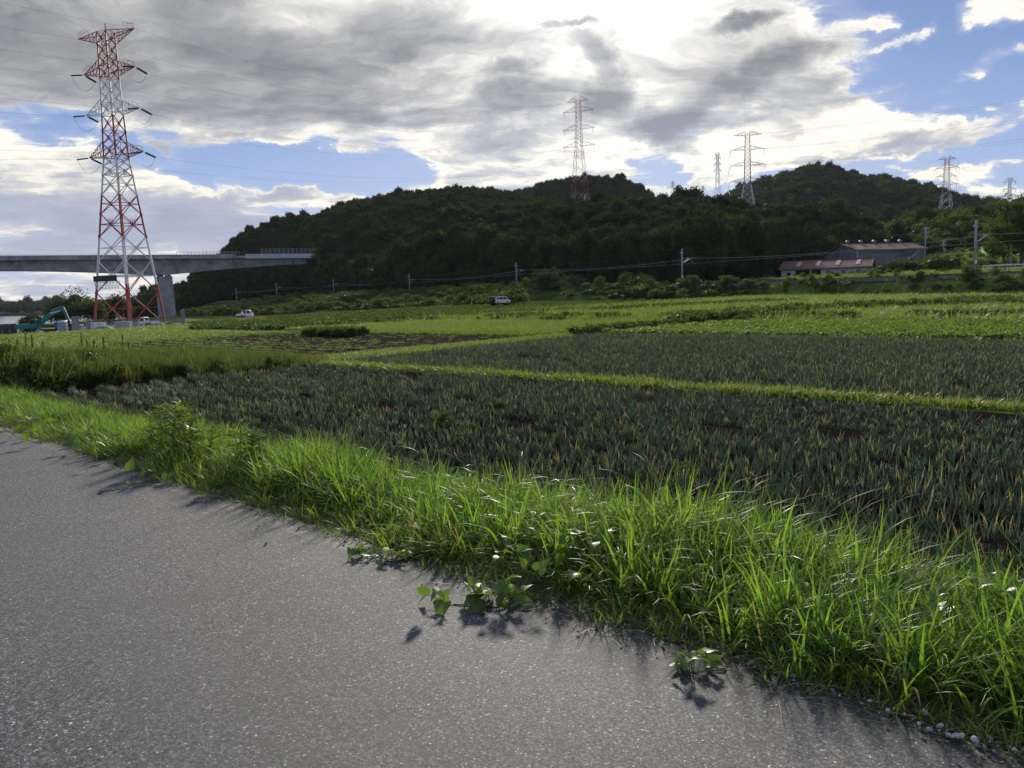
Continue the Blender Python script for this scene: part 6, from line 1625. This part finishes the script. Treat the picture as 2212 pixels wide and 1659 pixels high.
vine([(370, 1010), (400, 1000), (450, 1010)], 14, .12, 'bright vine leaves below the tall leafy weed clump', 15, (.12, .36), .16)
for pts, lab in (([(975, 1335), (978, 1350), (962, 1368), (950, 1385)], 'short dry twig lying on the asphalt below the largest vine'),
                 ([(1560, 1475), (1640, 1508), (1740, 1530), (1860, 1560), (1960, 1575), (2080, 1600)], 'long thin runner trailing along the asphalt edge at right'),
                 ([(355, 1075), (375, 1080), (400, 1092)], 'curved dry tendril on the asphalt at left')):
    P = [G(*p) for p in pts]; b = P[0].copy(); m = MB(); m.tube([p - b + Vector((0, 0, .006 + .006*(i % 2))) for i, p in enumerate(P)], .0032, 5)
    tag(m.build('dry_runner', M_vine, loc=b, smooth=True), lab, 'twig')

# tall leafy weeds (narrow leaves in whorls)
def narrow_leaf():
    V, F = [], []; n = 6
    for k in range(n+1):
        f = k/n; w = .125*math.sin(math.pi*min(1, f*1.0 + .06))**.8*(1 - .3*f); z = -.25*f*f
        V += [(f, -w, z+.02), (f, 0, z), (f, w, z+.02)]
    for k in range(n): a = 3*k; F += [(a, a+3, a+4, a+1), (a+1, a+4, a+5, a+2)]
    return npmesh('leaf', V, F, [M_weedleaf], smooth=True, attrs={'rnd': np.linspace(.2, .7, len(V))})
nl_me = narrow_leaf()
def tall_weed(vx, vy, h, label, seed, nl=52, group='tall narrow-leaved weeds on the verge'):
    g = G(vx, vy); rg = random.Random(seed); r_ = empty('tall_weed', (g.x, g.y, Hf(g.x, g.y) - .03), rg.uniform(0, 6), label, 'plant', group)
    lx, ly = rg.uniform(-.1, .1), rg.uniform(-.1, .1)
    MB().tube([(0,0,0), (lx*.4, ly*.4, h*.5), (lx, ly, h)], .006, 6, r2=.003).build('stem', M_vine, r_, smooth=True)
    for i in range(nl):
        f = .18 + .82*(i/nl)**.8; o = bpy.data.objects.new('leaf', nl_me); COL.objects.link(o); o.parent = r_
        o.location = (lx*f, ly*f, h*f); s = (.12 + .07*math.sin(f*3.0)) * rg.uniform(.85, 1.25) * (h/.75); o.scale = (s, s, s)
        o.rotation_euler = (rg.gauss(0, .3), -.25 - .8*max(0, f-.6) + rg.gauss(0, .2), i*2.4 + rg.gauss(0, .2))
i = 0
for (vx, vy, h, where) in ((352, 1000, .72, 'leftmost of the big clump'), (372, 1006, .80, 'tallest in the middle of the big clump'), (392, 1005, .74, 'behind the vine leaves in the big clump'), (412, 1010, .66, 'right of the tallest'), (432, 1015, .62, 'right side of the big clump'), (450, 1018, .50, 'lowest at the right end of the big clump'),
                    (362, 985, .70, 'far side of the big clump'), (402, 990, .72, 'far right side of the big clump'), (384, 992, .82, 'rear centre of the big clump'), (335, 990, .50, 'outlying left of the big clump'),
                    (520, 1040, .50, 'left one of the small second clump'), (540, 1045, .52, 'middle one of the small second clump'), (558, 1046, .50, 'right one of the small second clump'), (530, 1030, .48, 'rear one of the small second clump'), (572, 1050, .40, 'lowest one of the small second clump')):
    tall_weed(vx, vy, .30 + h * .42, 'upright narrow-leaved weed, ' + where, 40 + i); i += 1

# small weeds among the onions
for i, (vx, vy, s_, lab) in enumerate(((958, 925, .9, 'round fresh green weed among the onions, left of centre'), (1020, 945, .7, 'low green weed right of the round one among the onions'), (1480, 1045, .8, 'feathery green weed among the onions, right of centre'), (1075, 885, .5, 'tiny green weed among the onions'))):
    g = G(vx, vy); r_ = empty('field_weed', (g.x, g.y, g.z), 0, lab, 'plant', 'green weeds among the onions')
    me = crown_mesh('foliage', 900+i, .22*s_, .42*s_, 7, .032, 420, M_darkweed, core=.15, cz=.24*s_, spread=.8, fill=.8); o = bpy.data.objects.new('foliage', me); COL.objects.link(o); o.parent = r_
    MB().tube([(0,0,0), (0,0,.3*s_)], .008, 5).build('stem', M_vine, r_)

# stones and grit at the asphalt edge
M_stone = plain('pale_stone', (.48, .47, .45), .8, var=.2, scale=20, bump=.3)
M_stone2 = plain('grey_stone', (.20, .20, .205), .85, var=.3, scale=20, bump=.3)
def stone_mesh(name, seed, mat, r=1.0):
    rg = np.random.default_rng(seed); V, F = ico((0,0,0), 1, 1, .62); k = 1 + .25*np.sin(V @ rg.normal(size=3)*2.2) + rg.uniform(-.22, .22, len(V))
    V = V * k[:, None] * np.array([1, rg.uniform(.65, .95), 1]); return npmesh(name, V, F, [mat])
sm_ = [stone_mesh('stone', 20+i, M_stone) for i in range(5)]; sg_ = [stone_mesh('stone', 30+i, M_stone2) for i in range(5)]
def stone(vx, vy, r, lab, k, pale=True):
    g = G(vx, vy); o = bpy.data.objects.new('stone', (sm_ if pale else sg_)[k % 5]); COL.objects.link(o); z = max(Hf(g.x, g.y), .0)
    o.location = (g.x, g.y, z + r*.35); o.scale = (r, r, r); o.rotation_euler = (k*.3, k*.2, k*1.7); tag(o, lab, 'stone', 'loose stones at the asphalt edge')
for k, (vx, vy, r, lab, pl) in enumerate(((2068, 1606, .019, 'whitest, largest stone in the gravel at lower right', 1), (2050, 1603, .013, 'white stone just left of the largest one', 1), (2030, 1583, .016, 'long pale stone above the largest one', 1), (2104, 1612, .017, 'pale stone right of the largest one', 1),
    (1985, 1578, .011, 'small pale stone at the left end of the gravel', 1), (2006, 1590, .010, 'small pale stone left of the long one', 1), (2128, 1632, .012, 'small stone furthest right in the gravel', 0), (1998, 1555, .014, 'whitish stone under the grass at lower right', 1), (1918, 1548, .012, 'pale stone half under the grass, left of the gravel', 1),
    (1432, 1400, .011, 'single pale pebble on the asphalt, right of centre', 1), (1625, 1445, .017, 'grey stone at the asphalt edge under the grass', 0), (1655, 1455, .013, 'smaller grey stone beside the grey stone', 0),
    (960, 1258, .013, 'grey pebble above the largest vine', 0), (935, 1256, .010, 'pale pebble left of the grey pebble', 1), (944, 1266, .009, 'tiny pale pebble below the grey pebble', 1), (912, 1272, .007, 'tiny white chip on the asphalt near the vines', 1), (645, 1148, .012, 'pale stone at the asphalt edge left of centre', 1), (575, 1182, .010, 'dark stone on the asphalt left of centre', 0))): stone(vx, vy, r, lab, k, pl)
rg = np.random.default_rng(77); n = 5200; s = rg.uniform(-3, 16, n); t = 2.98 + rg.normal(size=n)*.13 + .10*vnoise(s, s*0, .9, 21)
dn = rg.uniform(0, 1, n) < .35 + 1.3*(vnoise(s, s*0, 1.1, 41) + .2) + 1.2*(s < 0); s, t = s[dn], t[dn]; X, Y = xy(s, t)
Z = np.where(t < 2.92, .006, H(X, Y)); n = len(s)
tag(scatter('gravel', np.stack([X, Y, Z + .003], 1), sm_[:2] + sg_, scl=np.exp(rg.normal(size=n)*.45)*.0052, tilt=.5, seed=6), 'loose grit and small stones along the crumbling asphalt edge', 'gravel', kind='stuff')
n = 420; s = rg.uniform(-3, 14, n); t = rg.uniform(-1.5, 2.8, n); X, Y = xy(s, t)
tag(scatter('road_grit', np.stack([X, Y, np.full(n, .008)], 1), sg_, scl=np.exp(rg.normal(size=n)*.4)*.0019, tilt=.5, seed=7), 'scattered grit on the asphalt', 'gravel', kind='stuff')
# dry litter: dead blades lying flat at the edge
M_litter = leafmat('dead_grass', (.14, .11, .06), (.30, .25, .15), trans=.15, gloss=.02, tcol=(1.2, 1.1, .8))
lit = [blades('dead_blades', 14, M_litter, .07, (.06, .20), (.0012, .0025), (1.2, 1.55), (0, .3), 3, 950+i) for i in range(3)]
n = 1500; s = rg.uniform(-3, 22, n); t = 3.10 + rg.normal(size=n)*.13; X, Y = xy(s, t)
tag(scatter('dead_grass', np.stack([X, Y, H(X, Y) + .004], 1), lit, scl=rg.uniform(.7, 1.2, n), tilt=.05, seed=8), 'dry dead grass litter along the asphalt edge', 'grass', kind='stuff')
for k, (pts, lab) in enumerate((([(1588, 1592), (1612, 1588), (1640, 1598), (1650, 1606)], 'crumbled dark scrap on the asphalt at lower right'), ([(1925, 1645), (1945, 1655)], 'small dark scrap at the bottom edge'), ([(184, 1299), (192, 1301)], 'black chip lying on the open asphalt at left'))):
    P = [G(*p) for p in pts]; b = P[0].copy(); m = MB()
    for j in range(9):
        c = P[0].lerp(P[-1], rg.uniform()) if len(P) == 2 else P[j % 4].lerp(P[(j+1) % 4] if j % 4 < 3 else P[3], rg.uniform()); c = c - b + Vector((0, 0, .008)); d_ = Vector((rg.uniform(-1, 1), rg.uniform(-1, 1), .15)).normalized()*rg.uniform(.006, .016)
        m.beam(c - d_, c + d_, .007, .005)
    tag(m.build('debris', M_black, loc=b), lab, 'debris')
